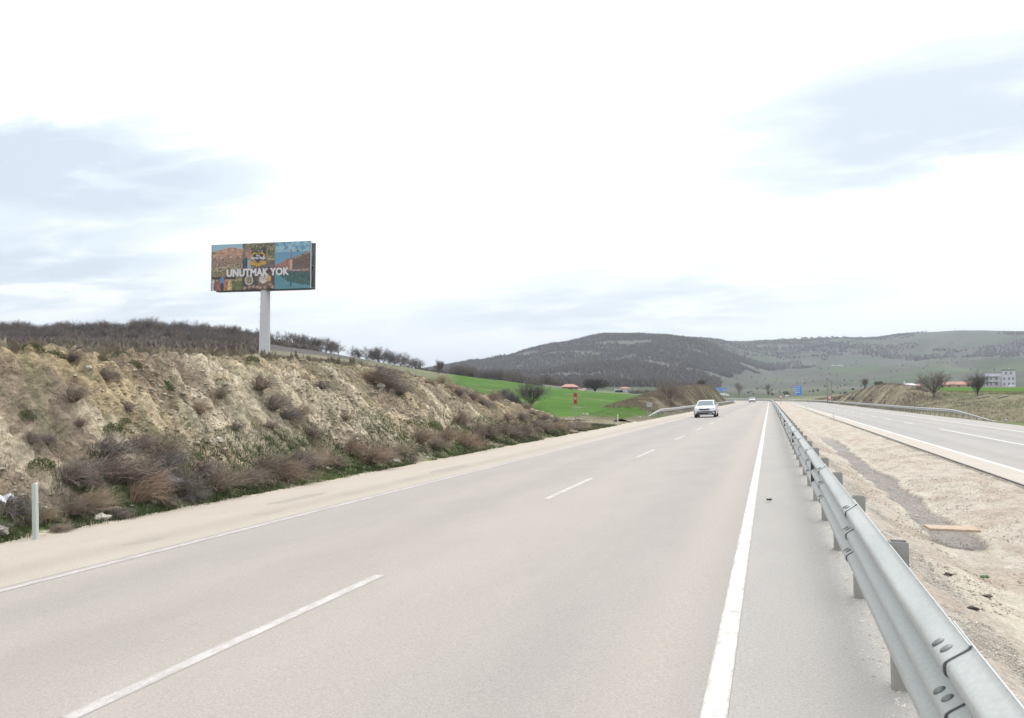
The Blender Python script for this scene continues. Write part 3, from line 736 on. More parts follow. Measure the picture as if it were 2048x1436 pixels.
y_ = 10.15/math.tan(TH-math.atan(211/F)); delineator(-10.15, y_, -.41, .78, 'white marker post where the cut bank ends before the dirt side road', M_delw)
M_refl = simple('red_reflector', (.4,.05,.03), .3)
for px, lab in ((1665, 'nearest of the pale marker posts on the inner edge of the opposite road'), (1611, 'second pale marker post on the inner edge of the opposite road'), (1589, 'farthest pale marker post on the inner edge of the opposite road')):
    a = math.atan((px-1024)/F)-TH; yy = 5.1/math.tan(a); delineator(5.1, yy, -.28, .62, lab, M_delw)

# ------------------------------------------------------------ billboard
BZ = 71.0
bx, by, bz = pix(527, 70.0, 718); bz = Hs(bx, by)
Lp = Vector(pix(421.5, 71.0)); Rp = Vector(pix(621.5, 69.1))
bc = (Lp+Rp)/2-(Rp-Lp).normalized()*.12; bw = (Rp-Lp).length; ang = math.atan2((Rp-Lp).y, (Rp-Lp).x)
ztop = HC+(HOR-480.9)/F*69.2*1.004; zbot = HC+(HOR-575.5)/F*69.2
bh = ztop-zbot; DEP = .95
bb = empty('billboard', (bc.x, bc.y, bz), ang); tag(bb, 'large roadside billboard with photo collage and UNUTMAK YOK on a thick white pole', 'billboard')
Z0 = zbot-bz
M_pole = simple('white_pole_paint', (.50,.505,.52), .45, 0, .05, 2); M_fr = simple('frame_steel', (.16,.16,.17), .6); M_back = simple('panel_back', (.20,.19,.19), .7)
poff = (Matrix.Rotation(-ang, 3, 'Z') @ Vector((bx-bc.x, by-bc.y, 0)))
pcx, pcy = poff.x-.19, DEP/2
mb = MB(); rings = []
for z, r in ((-1.2, .50), (2.0, .475), (Z0, .415), (Z0+.3, .41), (Z0+bh*.9, .39)):
    rings.append([(pcx+r*math.cos(a*math.pi/14), pcy+r*math.sin(a*math.pi/14), z) for a in range(28)])
mb.loft(rings); mb.build('pole', M_pole, bb, True).modifiers.new('e', 'EDGE_SPLIT')
for z in np.arange(3.4, Z0-.1, .68):
    MB().tube((pcx-.40, pcy, z), (pcx-.62, pcy, z), .013, k=5).tube((pcx-.62, pcy, z), (pcx-.62, pcy, z+.1), .013, k=5).build('ladder_rung', M_fr, bb)
# frame: trusses between two faces
fr = MB()
for y in (.09, DEP-.09):
    for z in (Z0+.12, Z0+bh*.5, Z0+bh-.12): fr.box((0, y, z), (bw-.1, .08, .1))
    for x in np.linspace(-bw/2+.12, bw/2-.12, 7): fr.box((x, y, Z0+bh/2), (.07, .06, bh-.15))
for x in np.linspace(-bw/2+.12, bw/2-.12, 7):
    for z in (Z0+.12, Z0+bh*.5, Z0+bh-.12): fr.box((x, DEP/2, z+.002), (.06, DEP-.24, .06))
    fr.tube((x, .1, Z0+.15), (x, DEP-.1, Z0+bh*.5), .025, k=4); fr.tube((x, .1, Z0+bh*.5), (x, DEP-.1, Z0+bh-.15), .025, k=4)
fr.build('frame', M_fr, bb)
MB().box((0, DEP, Z0+bh/2), (bw, .04, bh)).build('rear_panel', M_back, bb)
MB().box((.0, DEP*.5, Z0-.03), (bw*.93, .55, .06)).build('catwalk', M_fr, bb)
for xx_ in (-bw/2+.0, bw/2-.0): MB().box((xx_, -.01, Z0+bh*.5), (.04, .10, bh)).build('edge_trim', simple('edge_trim', (.45,.46,.5), .4), bb)
# poster artwork, a collage of local scenes
NX, NY = 300, 128
U, V = np.meshgrid(np.linspace(0, 1, NX), np.linspace(0, 1, NY), indexing='ij')
def lin(r, g, b):
    q = np.array([(c/255)**2.2 for c in (r, g, b)]); return (q*.78+q.mean()*.22)*.74+.014
A = np.zeros((NX, NY, 3)); pn = fbm(U*34, V*16, 6, .7); pn2 = fbm(U*80, V*38+5, 5, .8)
def put(mask, c, var=.0, nn=None):
    global A
    m_ = np.clip(mask, 0, 1)[..., None]; cc = np.asarray(c)*np.maximum(.15, 1+var*4.5*((pn2 if nn is None else nn)-.5))[..., None] if var else np.broadcast_to(c, A.shape)
    A = A*(1-m_)+cc*m_
def ell(cx, cy, rx, ry): return (((U-cx)/rx)**2+((V-cy)/ry)**2 < 1).astype(float)
# left: rock cones over a valley
L = U < .315
put(L, lin(150,200,222)); put(L*(V < .93-.5*np.abs(U-.2)**1.1+.02*(pn-.5)), lin(196,148,118), .5, pn)
put(L*(V < .74+.22*(pn-.5)), lin(184,144,120), 1.0); put(L*(V < .70)*(pn2 > .58), lin(120,92,76), .5); put(L*(V < .55+.2*(pn-.5)), lin(158,142,108), 1.0); put(L*(V < .42+.1*(pn-.5)), lin(140,128,84), .7)
put(L*(V < .30+.03*(pn-.5))*(V > .24)*(U < .25), lin(72,58,60), .4); put(L*(V < .24), lin(160,146,90), .5); put(L*(V < .2)*(U > .17), lin(104,118,58), .5)
for cx, c in ((.015, (190,205,220)), (.045, (150,84,62)), (.075, (168,92,66)), (.155, (196,104,70)), (.19, (214,176,110))): put(ell(cx, .10+.02*math.sin(cx*90), .022, .13), lin(*c), .7)
put(ell(.11, .20, .022, .11), lin(70,138,190), .5); put(ell(.11, .08, .02, .09), lin(60,60,84), .4); put(ell(.128, .31, .01, .03), lin(150,112,92))
# middle top: person in a suit by a hillside
Mm = (U >= .315)*(U < .645)
put(Mm, lin(128,124,88), 1.2); put(Mm*(V < .72+.1*(pn-.5))*(U > .42), lin(150,142,98), 1.3); put(Mm*(V < .62)*(U > .43), lin(110,98,96), .5)
put(Mm*(pn > .58)*(V > .62), lin(92,96,62), .4)
put(np.clip(1-np.abs(U-.535)/.018, 0, 1)*(V > .74)*(V < .92) > .2, lin(62,56,64))
put(ell(.35, .56, .04, .12)*Mm, lin(62,70,98), .3); put((U > .315)*(U < .375)*(V < .62)*(V > .44), lin(60,66,96), .3); put((U > .365)*(U < .40)*(V < .66)*(V > .44), lin(150,178,206), .2)
put(ell(.372, .79, .032, .115), lin(196,128,118), .4); put(ell(.372, .885, .027, .04), lin(150,120,112), .3)
# middle bottom: table of food
put(Mm*(V < .47+.03*(pn-.5)), lin(84,66,66), .5); put(Mm*(V < .47)*(V > .42)*(pn2 > .48), lin(150,96,84), .6)
put(ell(.385, .21, .042, .105), lin(196,204,196), .2); put(ell(.385, .21, .032, .08), lin(150,132,104), .8); put(ell(.54, .20, .07, .16), lin(128,98,74), .4); put(ell(.53, .23, .045, .10), lin(196,186,178), .7); put(ell(.585, .24, .022, .06), lin(222,176,70), .3)
for cx, cy in ((.34,.04),(.39,.06),(.43,.07),(.47,.06),(.545,.05),(.60,.11),(.62,.05),(.50,.04)): put(ell(cx, cy, .017, .035), lin(176,140,120), .5)
# right: sky, minaret, cliff town and river
Rm = U >= .645
put(Rm, L3(lin(120,180,210), lin(76,152,194), V)); put(Rm*(V > .78)*(pn > .5), lin(150,198,218), .2)
prf = np.interp(U, [.645,.70,.76,.82,.88,.94,1.0], [.52,.55,.63,.66,.70,.76,.80])
put(Rm*(V < prf+.03*(pn-.5)), lin(150,122,104), 1.3); put(Rm*(V < prf-.04)*(U > .82)*(pn2 > .52), lin(92,80,72), .4); put(Rm*(V < prf)*(U < .82), lin(176,116,94), .6)
put(Rm*(V < .50)*(U > .645)*(U < .74), lin(150,104,104), .4); put(Rm*(V < .41), lin(96,88,84), .7); put((np.abs(V-.395) < .022)*(U > .76), lin(160,138,136), .6)
put(Rm*(V < .34), lin(74,150,168), .15); wr_ = np.interp(U, [.645,.72,.76,.84,.9,1], [.34,.24,.17,.12,.10,.06]); put(Rm*(V < .34)*(V > wr_+.05*(pn-.5)), lin(52,102,98), .6)
put((np.abs(U-.803) < .007)*(V > .60)*(V < .84), lin(150,120,128)); put((np.abs(U-.803) < .013)*(V > .40)*(V < .62), lin(206,176,146)); put((np.abs(U-.803) < .008)*(V < .17)*(V > .04), lin(40,92,110)); put(ell(.868, .80, .011, .022), lin(70,96,110))
pm, pt_, pb = mk('poster_print'); pt_.links.new(_n(pt_, 'ShaderNodeVertexColor', layer_name='Col').outputs[0], pb.inputs['Base Color']); pb.inputs['Roughness'].default_value = .55
poster = grid('poster', (U-.5)*bw, U*0, V*bh+Z0, pm, A, True, bb)
# lettering and heart emblem stand 3 mm off the sheet
def text_mesh(txt, size, cx, cz, mat, bold, yo, name, sx=1.0, shear=0):
    cu = bpy.data.curves.new('t', 'FONT'); cu.body = txt; cu.size = size; cu.offset = 0; cu.extrude = .002; cu.align_x = 'CENTER'; cu.align_y = 'CENTER'; cu.resolution_u = 3
    cu.space_character = 1.03
    to = bpy.data.objects.new('t', cu); COL.objects.link(to); bpy.context.view_layer.update()
    me = bpy.data.meshes.new_from_object(to.evaluated_get(bpy.context.evaluated_depsgraph_get())); bpy.data.objects.remove(to)
    me.transform(Matrix.Translation((cx, yo, cz)) @ Matrix.Rotation(math.pi/2, 4, 'X') @ Matrix.Diagonal((sx, 1, 1, 1)))
    if bold:
        v0 = [tuple(v_.co) for v_ in me.vertices]; f0 = [tuple(p_.vertices) for p_ in me.polygons]; V_ = []; F_ = []
        for q_, (ox, oz) in enumerate(((0, 0), (bold, 0), (-bold, 0), (0, bold), (0, -bold), (bold*.7, bold*.7), (-bold*.7, -bold*.7), (bold*.7, -bold*.7), (-bold*.7, bold*.7))):
            n0 = len(V_); V_ += [(a_+ox, b_-.0012*q_, c_+oz) for a_, b_, c_ in v0]; F_ += [tuple(i_+n0 for i_ in p_) for p_ in f0]
        me = bpy.data.meshes.new(name); me.from_pydata(V_, [], F_); me.update()
    me.materials.clear(); me.materials.append(mat); me.name = name
    o = bpy.data.objects.new(name, me); COL.objects.link(o); o.parent = poster; return o
M_ink = simple('white_print', (.62,.62,.66), .5, 0, .02); M_shad = simple('dark_print', (.05,.05,.09), .6); M_yel = simple('yellow_print', (.50,.30,.05), .5, 0, .05); M_navy = simple('navy_print', (.045,.05,.08), .6)
def P2(u, v_): return ((u-.5)*bw, v_*bh+Z0)
tx, tz = P2(.467, .365)
text_mesh('UNUTMAK YOK', .92, tx, tz, M_ink, .042, -.014, 'lettering', .90)
hx, hz_ = P2(.473, .655)
def heart(k, n=40):
    pts = []
    for i in range(n):
        t = 2*math.pi*i/n; pts.append((16*math.sin(t)**3*k, (13*math.cos(t)-5*math.cos(2*t)-2*math.cos(3*t)-math.cos(4*t))*k))
    return pts
def flat(pts, y0, y1, cx, cz, mat, name):
    mb = MB(); mb.loft([[(cx+a, y0, cz+b) for a, b in pts], [(cx+a, y1, cz+b) for a, b in pts]]); return mb.build(name, mat, poster)
flat(heart(.043), -.004, -.010, hx, hz_+.1, M_yel, 'heart_emblem'); flat(heart(.033), -.0105, -.015, hx, hz_+.1, M_navy, 'heart_fill')
for sgn in (-1, 1):
    pts = [(sgn*a, b) for a, b in ((.02,-.62),(.10,-.47),(.30,-.34),(.50,-.20),(.74,-.18),(.84,-.30),(.80,-.46),(.62,-.52),(.40,-.54),(.25,-.60),(.12,-.72))]
    flat(pts, -.016, -.020, hx, hz_, M_yel, 'hand_emblem')
text_mesh('Gönül Bağı', .30, hx, hz_+.10, M_ink, .012, -.026, 'emblem_text'); text_mesh('Bizim', .17, hx, hz_+.32, M_ink, .005, -.026, 'emblem_text')

# ------------------------------------------------------------ cars
M_car = simple('white_car_paint', (.62,.63,.65), .25, 0, .01); M_blk = simple('black_trim', (.02,.02,.025), .45); M_tyre = simple('tyre_rubber', (.025,.025,.027), .8); M_rim = simple('alloy_rim', (.35,.36,.37), .35, .6)
M_gl = glass('car_glass', (.15,.18,.205), .45); M_gl.node_tree.nodes['Principled BSDF'].inputs['Specular IOR Level'].default_value = .12; M_lamp = glass('headlamp_glass', (.55,.58,.62), .12); M_plate = simple('plate', (.5,.5,.52), .5); M_silver = simple('silver_trim', (.30,.31,.33), .4, .3)
def car(x, y, label, rz=math.pi, k=1.0):
    """built nose towards -Y of the empty's local frame (local +Y is forward)"""
    z = float(prof(x)); c = empty('car', (x, y, z), rz); tag(c, label, 'car')
    c.rotation_euler = (0, -math.atan(.04)*-1 if rz else 0, rz)
    L_ = 2.2; st = []   # y, half width, z bottom, z belt
    for yy, hw, zb, zt, in ((2.2,.62,.34,.70),(2.14,.80,.26,.80),(1.9,.90,.24,.92),(1.3,.93,.24,.99),(.75,.93,.23,1.03),(0,.93,.23,1.02),(-1.2,.93,.23,1.03),(-1.9,.90,.26,1.04),(-2.15,.82,.34,1.0),(-2.22,.70,.42,.94)):
        st.append([(-hw*.9, yy, zb), (-hw, yy, zb+.12), (-hw, yy, zt-.20), (-hw*.975, yy, zt-.07), (-hw*.86, yy, zt), (-hw*.4, yy, zt+.028), (hw*.4, yy, zt+.028), (hw*.86, yy, zt), (hw*.975, yy, zt-.07), (hw, yy, zt-.20), (hw, yy, zb+.12), (hw*.9, yy, zb)])
    b = MB().loft(st).build('body', M_car, c, True); b.modifiers.new('e', 'EDGE_SPLIT').split_angle = R_(40)
    # cabin
    base = [(.82, .95), (-1.85, .95)]
    def ring(y0, y1, hw, z): return [(-hw, y0, z), (hw, y0, z), (hw*1.0, (y0+y1)/2, z), (hw, y1, z), (-hw, y1, z), (-hw, (y0+y1)/2, z)]
    cb = MB().loft([ring(.92, -2.02, .80, 1.0), ring(.62, -1.86, .765, 1.16), ring(.10, -1.62, .67, 1.47), ring(-.08, -1.45, .60, 1.52), ring(-.3, -1.3, .45, 1.535)])
    cb.build('cabin', M_car, c)
    # glazing set proud of the cabin skin
    MB().loft([[(-.74,.905,1.025),(.74,.905,1.025),(.60,.125,1.455),(-.60,.125,1.455)], [(-.74,.925,1.035),(.74,.925,1.035),(.60,.145,1.465),(-.60,.145,1.465)]]).build('windscreen', M_gl, c)
    MB().loft([[(-.70,-1.98,1.06),(.70,-1.98,1.06),(.58,-1.66,1.43),(-.58,-1.66,1.43)], [(-.70,-2.00,1.06),(.70,-2.00,1.06),(.58,-1.68,1.43),(-.58,-1.68,1.43)]]).build('rear_window', M_gl, c)
    for sg in (-1, 1):
        for ya, yb in ((.55,-.42),(-.50,-1.60)):
            zt_y = lambda q: q
            a0_, a1_ = (ya-.42*(ya > 0), yb) if ya > 0 else (ya, yb+.12)
            MB().loft([[(sg*.80,ya,1.06),(sg*.80,yb,1.06),(sg*.695,a1_,1.42),(sg*.695,a0_,1.42)], [(sg*.815,ya,1.06),(sg*.815,yb,1.06),(sg*.71,a1_,1.42),(sg*.71,a0_,1.42)]]).build('side_window', M_gl, c)
        m_ = MB().box((sg*1.0, .72, 1.06), (.2, .12, .13), 0, .03).box((sg*.88, .74, 1.02), (.1, .05, .04)).build('mirror', M_car, c)
        hl = MB(); hl.loft([[(sg*.46,2.16,.70),(sg*.80,2.09,.74),(sg*.80,2.07,.86),(sg*.52,2.14,.80)], [(sg*.46,2.215,.70),(sg*.83,2.12,.74),(sg*.83,2.10,.86),(sg*.52,2.18,.80)]]).build('headlight', M_lamp, c)
        MB().loft([[(sg*.50,-2.18,.78),(sg*.82,-2.10,.78),(sg*.80,-2.08,.94),(sg*.50,-2.16,.92)], [(sg*.50,-2.24,.78),(sg*.84,-2.15,.78),(sg*.82,-2.13,.94),(sg*.50,-2.22,.92)]]).build('tail_light', M_refl, c)
        for yw in (1.36, -1.34):
            wm = MB(); rgs = []
            for dx, r in ((-.11,.29),(-.10,.335),(.10,.335),(.11,.29)): rgs.append([(sg*.83+dx, yw+r*math.cos(a*math.pi/12), .335+r*math.sin(a*math.pi/12)) for a in range(24)])
            wh = wm.loft(rgs).build('wheel', M_tyre, c)
            MB().tube((sg*.93, yw, .335), (sg*.955, yw, .335), .21, .19, 16).build('rim', M_rim, wh)
    # front
    MB().loft([[(-.44,2.17,.80),(-.12,2.2,.785),(0,2.2,.78),(.12,2.2,.785),(.44,2.17,.80),(.36,2.18,.70),(0,2.2,.68),(-.36,2.18,.70)],[(-.48,2.24,.81),(-.12,2.26,.785),(0,2.26,.775),(.12,2.26,.785),(.48,2.24,.81),(.40,2.25,.69),(0,2.26,.67),(-.40,2.25,.69)]]).build('grille', M_blk, c)
    MB().box((0, 2.225, .625), (.52, .03, .10)).build('number_plate', M_plate, c)
    bp = MB(); bp.loft([[(-.93,1.80,.60),(-.88,2.02,.585),(-.55,2.2,.55),(.55,2.2,.55),(.88,2.02,.585),(.93,1.80,.60),(.93,1.80,.26),(.86,2.05,.23),(.5,2.16,.22),(-.5,2.16,.22),(-.86,2.05,.23),(-.93,1.80,.26)],
        [(-.945,1.84,.59),(-.90,2.14,.575),(-.55,2.275,.54),(.55,2.275,.54),(.90,2.14,.575),(.945,1.84,.59),(.945,1.84,.27),(.87,2.14,.25),(.5,2.25,.24),(-.5,2.25,.24),(-.87,2.14,.25),(-.945,1.84,.27)]])
    bp.build('bumper', M_blk, c)
    MB().box((0, 2.282, .46), (1.3, .014, .04)).build('bumper_strip', M_silver, c)
    MB().box((0, 2.262, .275), (1.0, .03, .04)).build('skid_plate', M_silver, c)
    return c
cx_, cy_ = pix(1412.5, 68.0); car(-5.45, 5.45/math.tan(TH-math.atan(388.5/F)), 'white hatchback with black grille coming towards the camera in the outer lane')
car(-5.3, 5.3/math.tan(TH-math.atan(480/F)), 'small distant white car on the road behind the nearer white hatchback')

# ------------------------------------------------------------ signs
M_pl = simple('sign_post_steel', (.28,.29,.29), .5, .3); M_blue = simple('blue_sign', (.02,.17,.55), .4, 0, .04); M_wht = simple('white_sign', (.62,.63,.63), .4, 0, .04); M_red = simple('red_sign', (.33,.03,.03), .4, 0, .04); M_bk = simple('grey_sign_back', (.33,.34,.34), .5, .2)
def face_cam(x, y): return -math.atan2(x, y)
def sign_frame(name, px, zc, label, cat, base=None):
    x, y = pix(px, zc); z = Hs(x, y) if base is None else base
    s_, d_ = to_sd(x, y)
    e_ = empty(name, (x, y, z), face_cam(x, y)); tag(e_, label, cat); return e_
def zrel(e_, zc, py): return HC+(HOR-py)/F*zc-e_.location.z
# red chevron marker
zc = 66.0; e_ = sign_frame('chevron_sign', 1150.5, zc, 'narrow red and white sign on a tall pole before the green field', 'road sign')
t_z = zrel(e_, zc, 786); b_z = zrel(e_, zc, 808)
MB().tube((.03, .04, -.3), (.03, .04, t_z), .035, k=8).build('pole', M_pl, e_)
pl = MB().box((0, 0, (t_z+b_z)/2), (.30, .03, t_z-b_z), 0, .008).build('panel', M_red, e_)
MB().box((0, -.018, (t_z+b_z)/2), (.20, .006, (t_z-b_z)*.26)).build('white_band', simple('faded_red_white', (.45,.25,.22), .5), pl)
for kz, dr in ((t_z-.24, 1), (b_z+.26, -1)):
    MB().loft([[(-.07, -.017, kz-.08*dr), (.07, -.017, kz-.08*dr), (0, -.017, kz+.1*dr)], [(-.07, -.021, kz-.08*dr), (.07, -.021, kz-.08*dr), (0, -.021, kz+.1*dr)]]).build('arrow', simple('dark_red', (.16,.01,.01), .5), pl)
# grey sign seen from behind
zc = 74; e_ = sign_frame('road_sign', 1298.5, zc, 'grey back of a square sign on two posts at the start of the left barrier', 'road sign')
t_z = zrel(e_, zc, 805); b_z = zrel(e_, zc, 814)
MB().box((0, 0, (t_z+b_z)/2), (.52, .02, t_z-b_z), 0, .006).build('panel', M_bk, e_); MB().box((0, .02, (t_z+b_z)/2), (.5, .02, .04)).build('brace', M_pl, e_)
for u_ in (-.17, .17): MB().tube((u_, .04, -.2), (u_, .04, t_z-.03), .022, k=6).build('pole', M_pl, e_)
# warning triangles
def triangle_sign(px, zc, py_top, py_bot, label):
    e_ = sign_frame('warning_sign', px, zc, label, 'road sign', None); t_z = zrel(e_, zc, py_top); b_z = zrel(e_, zc, py_bot); hw = (t_z-b_z)*.58
    MB().tube((0, .04, -.2), (0, .04, t_z-.1), .03, k=6).build('pole', M_pl, e_)
    p = MB().loft([[(-hw, 0, b_z), (hw, 0, b_z), (0, 0, t_z)], [(-hw, -.02, b_z), (hw, -.02, b_z), (0, -.02, t_z)]]).build('panel', M_red, e_)
    cz = b_z+(t_z-b_z)*.30
    MB().loft([[(-hw*.62, -.021, b_z+(t_z-b_z)*.13), (hw*.62, -.021, b_z+(t_z-b_z)*.13), (0, -.021, b_z+(t_z-b_z)*.78)], [(-hw*.62, -.026, b_z+(t_z-b_z)*.13), (hw*.62, -.026, b_z+(t_z-b_z)*.13), (0, -.026, b_z+(t_z-b_z)*.78)]]).build('white_field', M_wht, p)
    MB().box((0, -.029, b_z+(t_z-b_z)*.36), (hw*.13, .004, (t_z-b_z)*.26)).build('symbol', M_blk, p)
triangle_sign(1561, 175, 788, 796, 'small triangular warning sign in the median beyond the far end of the barrier')
triangle_sign(1658.5, 165, 788.5, 798, 'small triangular warning sign at the far end of the right barrier')
# blue signs (their lettering is too far off to read: pale lines)
def blue_sign(px0, px1, zc, py0, py1, label, bars, border=.06):
    e_ = sign_frame('direction_sign', (px0+px1)/2, zc, label, 'road sign'); wd = (px1-px0)/F*zc; t_z = zrel(e_, zc, py0); b_z = zrel(e_, zc, py1); hh = t_z-b_z
    p = MB().box((0, 0, (t_z+b_z)/2), (wd, .05, hh), 0, .01).build('panel', M_blue, e_)
    for u_ in (-wd*.3, wd*.3): MB().tube((u_, .09, -.5), (u_, .09, t_z-.05), .06, k=6).build('pole', M_pl, e_)
    bd = MB()
    for (a, b, c_, d_) in ((0, hh/2-border, wd-.1, border), (0, -hh/2+border, wd-.1, border)): bd.box((a, -.03, (t_z+b_z)/2+b), (c_, .008, d_*.8))
    for sg in (-1, 1): bd.box((sg*(wd/2-border), -.0315, (t_z+b_z)/2), (border*.8, .008, hh-.1))
    bd.build('border', M_wht, p)
    for (u0, v0, uw, vh) in bars: MB().box(((u0-.5)*wd, -.031, b_z+v0*hh), (uw*wd, .01, vh*hh)).build('sign_line', M_wht, p)
    return e_
blue_sign(1589.5, 1602.5, 300, 770.5, 790.5, 'tall blue direction sign beyond the road ahead', [(.55,.84,.5,.05),(.5,.66,.45,.045),(.48,.50,.45,.045),(.45,.30,.6,.07),(.16,.5,.07,.75)])
blue_sign(1430, 1441.5, 262, 775, 783, 'left half of the wide blue sign pair behind the left mound', [(.5,.62,.7,.12),(.5,.3,.6,.1)])
blue_sign(1442.5, 1452.5, 262, 775, 783, 'right half of the wide blue sign pair behind the left mound', [(.5,.62,.6,.12),(.5,.3,.7,.1)])
# yellow post and white board beyond the curve
e_ = sign_frame('marker_post', 1619, 240, 'short yellow and white post beside the barrier on the far bend', 'marker post'); q = zrel(e_, 240, 790)
MB().box((0, 0, q/2), (.28, .12, q), 0, .02).build('shaft', simple('yellow_post', (.5,.46,.28), .5), e_); MB().box((0, -.063, q*.82), (.2, .006, q*.12)).build('band', M_blk, e_)
e_ = sign_frame('notice_board', 1573.5, 300, 'low white board beyond the barrier left of the tall blue sign', 'notice board'); q = zrel(e_, 300, 790)
MB().box((0, 0, q-.25), (1.25, .06, .5), 0, .01).build('panel', M_wht, e_)
for u_ in (-.4, .4): MB().tube((u_, .06, -.3), (u_, .06, q-.1), .04, k=6).build('pole', M_pl, e_)

# ------------------------------------------------------------ buildings
M_roof = simple('red_roof_tile', (.36,.185,.14), .8, 0, .2, 3, .3); M_wallp = simple('pinkish_render', (.46,.34,.28), .8, 0, .1, 2); M_wallw = simple('white_render', (.55,.56,.58), .8, 0, .06, 2); M_win = glass('house_window', (.04,.05,.06), .15)
M_lav = simple('pale_grey_render', (.53,.54,.60), .8, 0, .06, 2); M_door = simple('brown_door', (.1,.06,.04), .6)
def bld(px0, px1, zc, py_g, label, cat, name):
    x, y = pix((px0+px1)/2, zc); z = HC+(HOR-py_g)/F*zc; z = min(z, Hs(x, y))
    e_ = empty(name, (x, y, z), face_cam(x, y)); tag(e_, label, cat); return e_, (px1-px0)/F*zc
def hip(mb, w_, d_, z0, h_, ov=.4, y0=0, x0=0, ridge=.4):
    a, b = w_/2+ov, d_/2+ov; r = max(.05, a*ridge); t = .12
    B = [(-a, -b), (a, -b), (a, b), (-a, b)]; lo = [(x0+p[0], y0+p[1], z0) for p in B]; hi = [(x0+p[0], y0+p[1], z0+t) for p in B]; r1 = (x0-r, y0, z0+h_); r2 = (x0+r, y0, z0+h_)
    n = len(mb.v); mb.v += lo+hi+[r1, r2]
    mb.f += [(n+3,n+2,n+1,n)]+[(n+i, n+(i+1) % 4, n+4+(i+1) % 4, n+4+i) for i in range(4)]+[(n+4, n+5, n+9, n+8), (n+6, n+7, n+8, n+9), (n+5, n+6, n+9), (n+7, n+4, n+8)]
    return mb
def window(parent, x, y, z, w_, h_):
    wd = MB().box((x, y-.02, z), (w_, .05, h_)).build('window', M_win, parent)
    MB().box((x, y-.055, z), (w_+.14, .03, .06)).box((x, y-.05, z-h_/2-.05), (w_+.2, .09, .07)).box((x, y-.057, z), (.06, .028, h_)).build('window_frame', M_wht, wd)
# house with hipped roof
e_, W_ = bld(1122, 1156, 222, 784, 'small house with red hipped roof at the top edge of the green field', 'house', 'house')
hh = 1.35; MB().box((0, 3, hh/2-1), (W_, 6, hh+2)).build('wall', M_wallp, e_); hip(MB(), W_, 6, hh, .95, .4, 3).build('roof', M_roof, e_)
MB().box((.3, -.03, .6), (1.5, .08, 1.0)).build('porch_opening', M_door, e_)
window(e_, -1.4, 0, .75, .6, .6); window(e_, 1.75, 0, .75, .5, .6)
e_, W_ = bld(1155, 1168, 218, 786, 'low red-roofed annex beside the small house above the green field', 'shed', 'shed')
MB().box((0, 1.5, -.2), (W_, 3, 1.4)).build('wall', M_wallp, e_); hip(MB(), W_, 3, .5, .6, .3, 1.5).build('roof', M_roof, e_); MB().box((.1, -.03, .0), (.7, .06, .8)).build('door', M_door, e_)
e_ = sign_frame('notice_sign', 1169.5, 235, 'white rectangular board on a thick white post beside the dark round tree', 'sign'); q = zrel(e_, 235, 776.5)
MB().box((0, 0, q-.25), (1.15, .1, .5), 0, .02).build('panel', M_wht, e_); MB().box((0, .1, (q-.3)/2), (.22, .12, q-.3)).build('pole', M_wht, e_)
# low farm buildings
e_, W_ = bld(1229, 1262, 330, 785, 'long low white building with a grey awning and open front beyond the green field', 'farm building', 'farm_building')
MB().box((0, 3, .4), (W_, 5, 2.4)).build('wall', M_wallw, e_); hip(MB(), W_*.62, 5, 1.62, .75, .3, 3, .9).build('roof', M_roof, e_)
MB().box((-1.6, -.04, .45), (3.2, .08, .9)).build('open_front', M_blk, e_); MB().box((-1.5, -.8, 1.15), (4.2, 1.6, .1)).build('awning', M_bk, e_); window(e_, 2.3, .5, .7, .8, .7)
e_, W_ = bld(1266, 1274, 320, 783, 'small grey hut between the farm building and the left mound', 'hut', 'hut')
MB().box((0, 1.2, .5), (W_, 2.2, 2.2)).build('wall', M_bk, e_); MB().box((0, 1.2, 1.66), (W_+.3, 2.6, .1)).build('roof', M_wht, e_); MB().box((.2, .08, .5), (.4, .05, 1.1)).build('door', M_door, e_)
# white hangar tent behind the left mound
e_, W_ = bld(1431, 1459, 470, 799, 'bright white arched tent hall behind the left mound below the blue signs', 'tent hall', 'tent_hall')
mb = MB(); rg = []
for yy in (0, 9): rg.append([(W_/2*math.cos(math.pi*i/14), yy, 3.4*math.sin(math.pi*i/14)**.6+.6) for i in range(15)]+[(-W_/2, yy, -1), (W_/2, yy, -1)])
mb.loft(rg); mb.build('cover', simple('white_tarp', (.75,.75,.76), .5, 0, .02), e_, False); MB().box((.4, -.04, .9), (1.6, .06, 1.9)).build('door', M_bk, e_)
# three-storey house on the right
e_, W_ = bld(1974, 2026, 235, 774.5, 'three-storey pale grey house with unfinished top floor right of the bare trees', 'house', 'house')
Ht = 4.9; MB().box((-W_*.22, 3.2, Ht/2-.3), (W_*.56, 6, Ht-.4)).box((W_*.28, 3, Ht/2-.1), (W_*.44, 6.6, Ht)).build('wall', M_lav, e_)
MB().box((-W_*.22, 3.2, Ht-.36), (W_*.6, 6.4, .12)).box((W_*.28, 3, Ht+.42), (W_*.48, 7.0, .12)).build('roof', M_bk, e_)
for fz in (1.0, 2.6, 4.2):
    for u_ in ((.14, .29, .42) if fz < 4 else (.2, .36)): window(e_, W_*u_, -.3, fz, .5, .7)
    if fz < 4.1:
        for u_ in (-.42, -.28, -.12): window(e_, W_*u_, .2, fz, .5, .7)
for fz in (1.75, 3.35): MB().box((-W_*.25, -.25, fz), (W_*.48, .9, .1)).build('balcony', M_wallw, e_)
for u_ in (-.48, -.25, -.03): MB().box((W_*u_, -.6, 1.7), (.14, .14, 3.5)).build('column', M_wallw, e_)
MB().tube((W_*.3, 3, Ht+.4), (W_*.3, 3, Ht+1.0), .1, k=6).build('chimney', M_wallw, e_)
MB().box((W_*.36, -1.5, .25), (1.6, 1.2, .9), 0, .2).build('porch', M_wallw, e_)
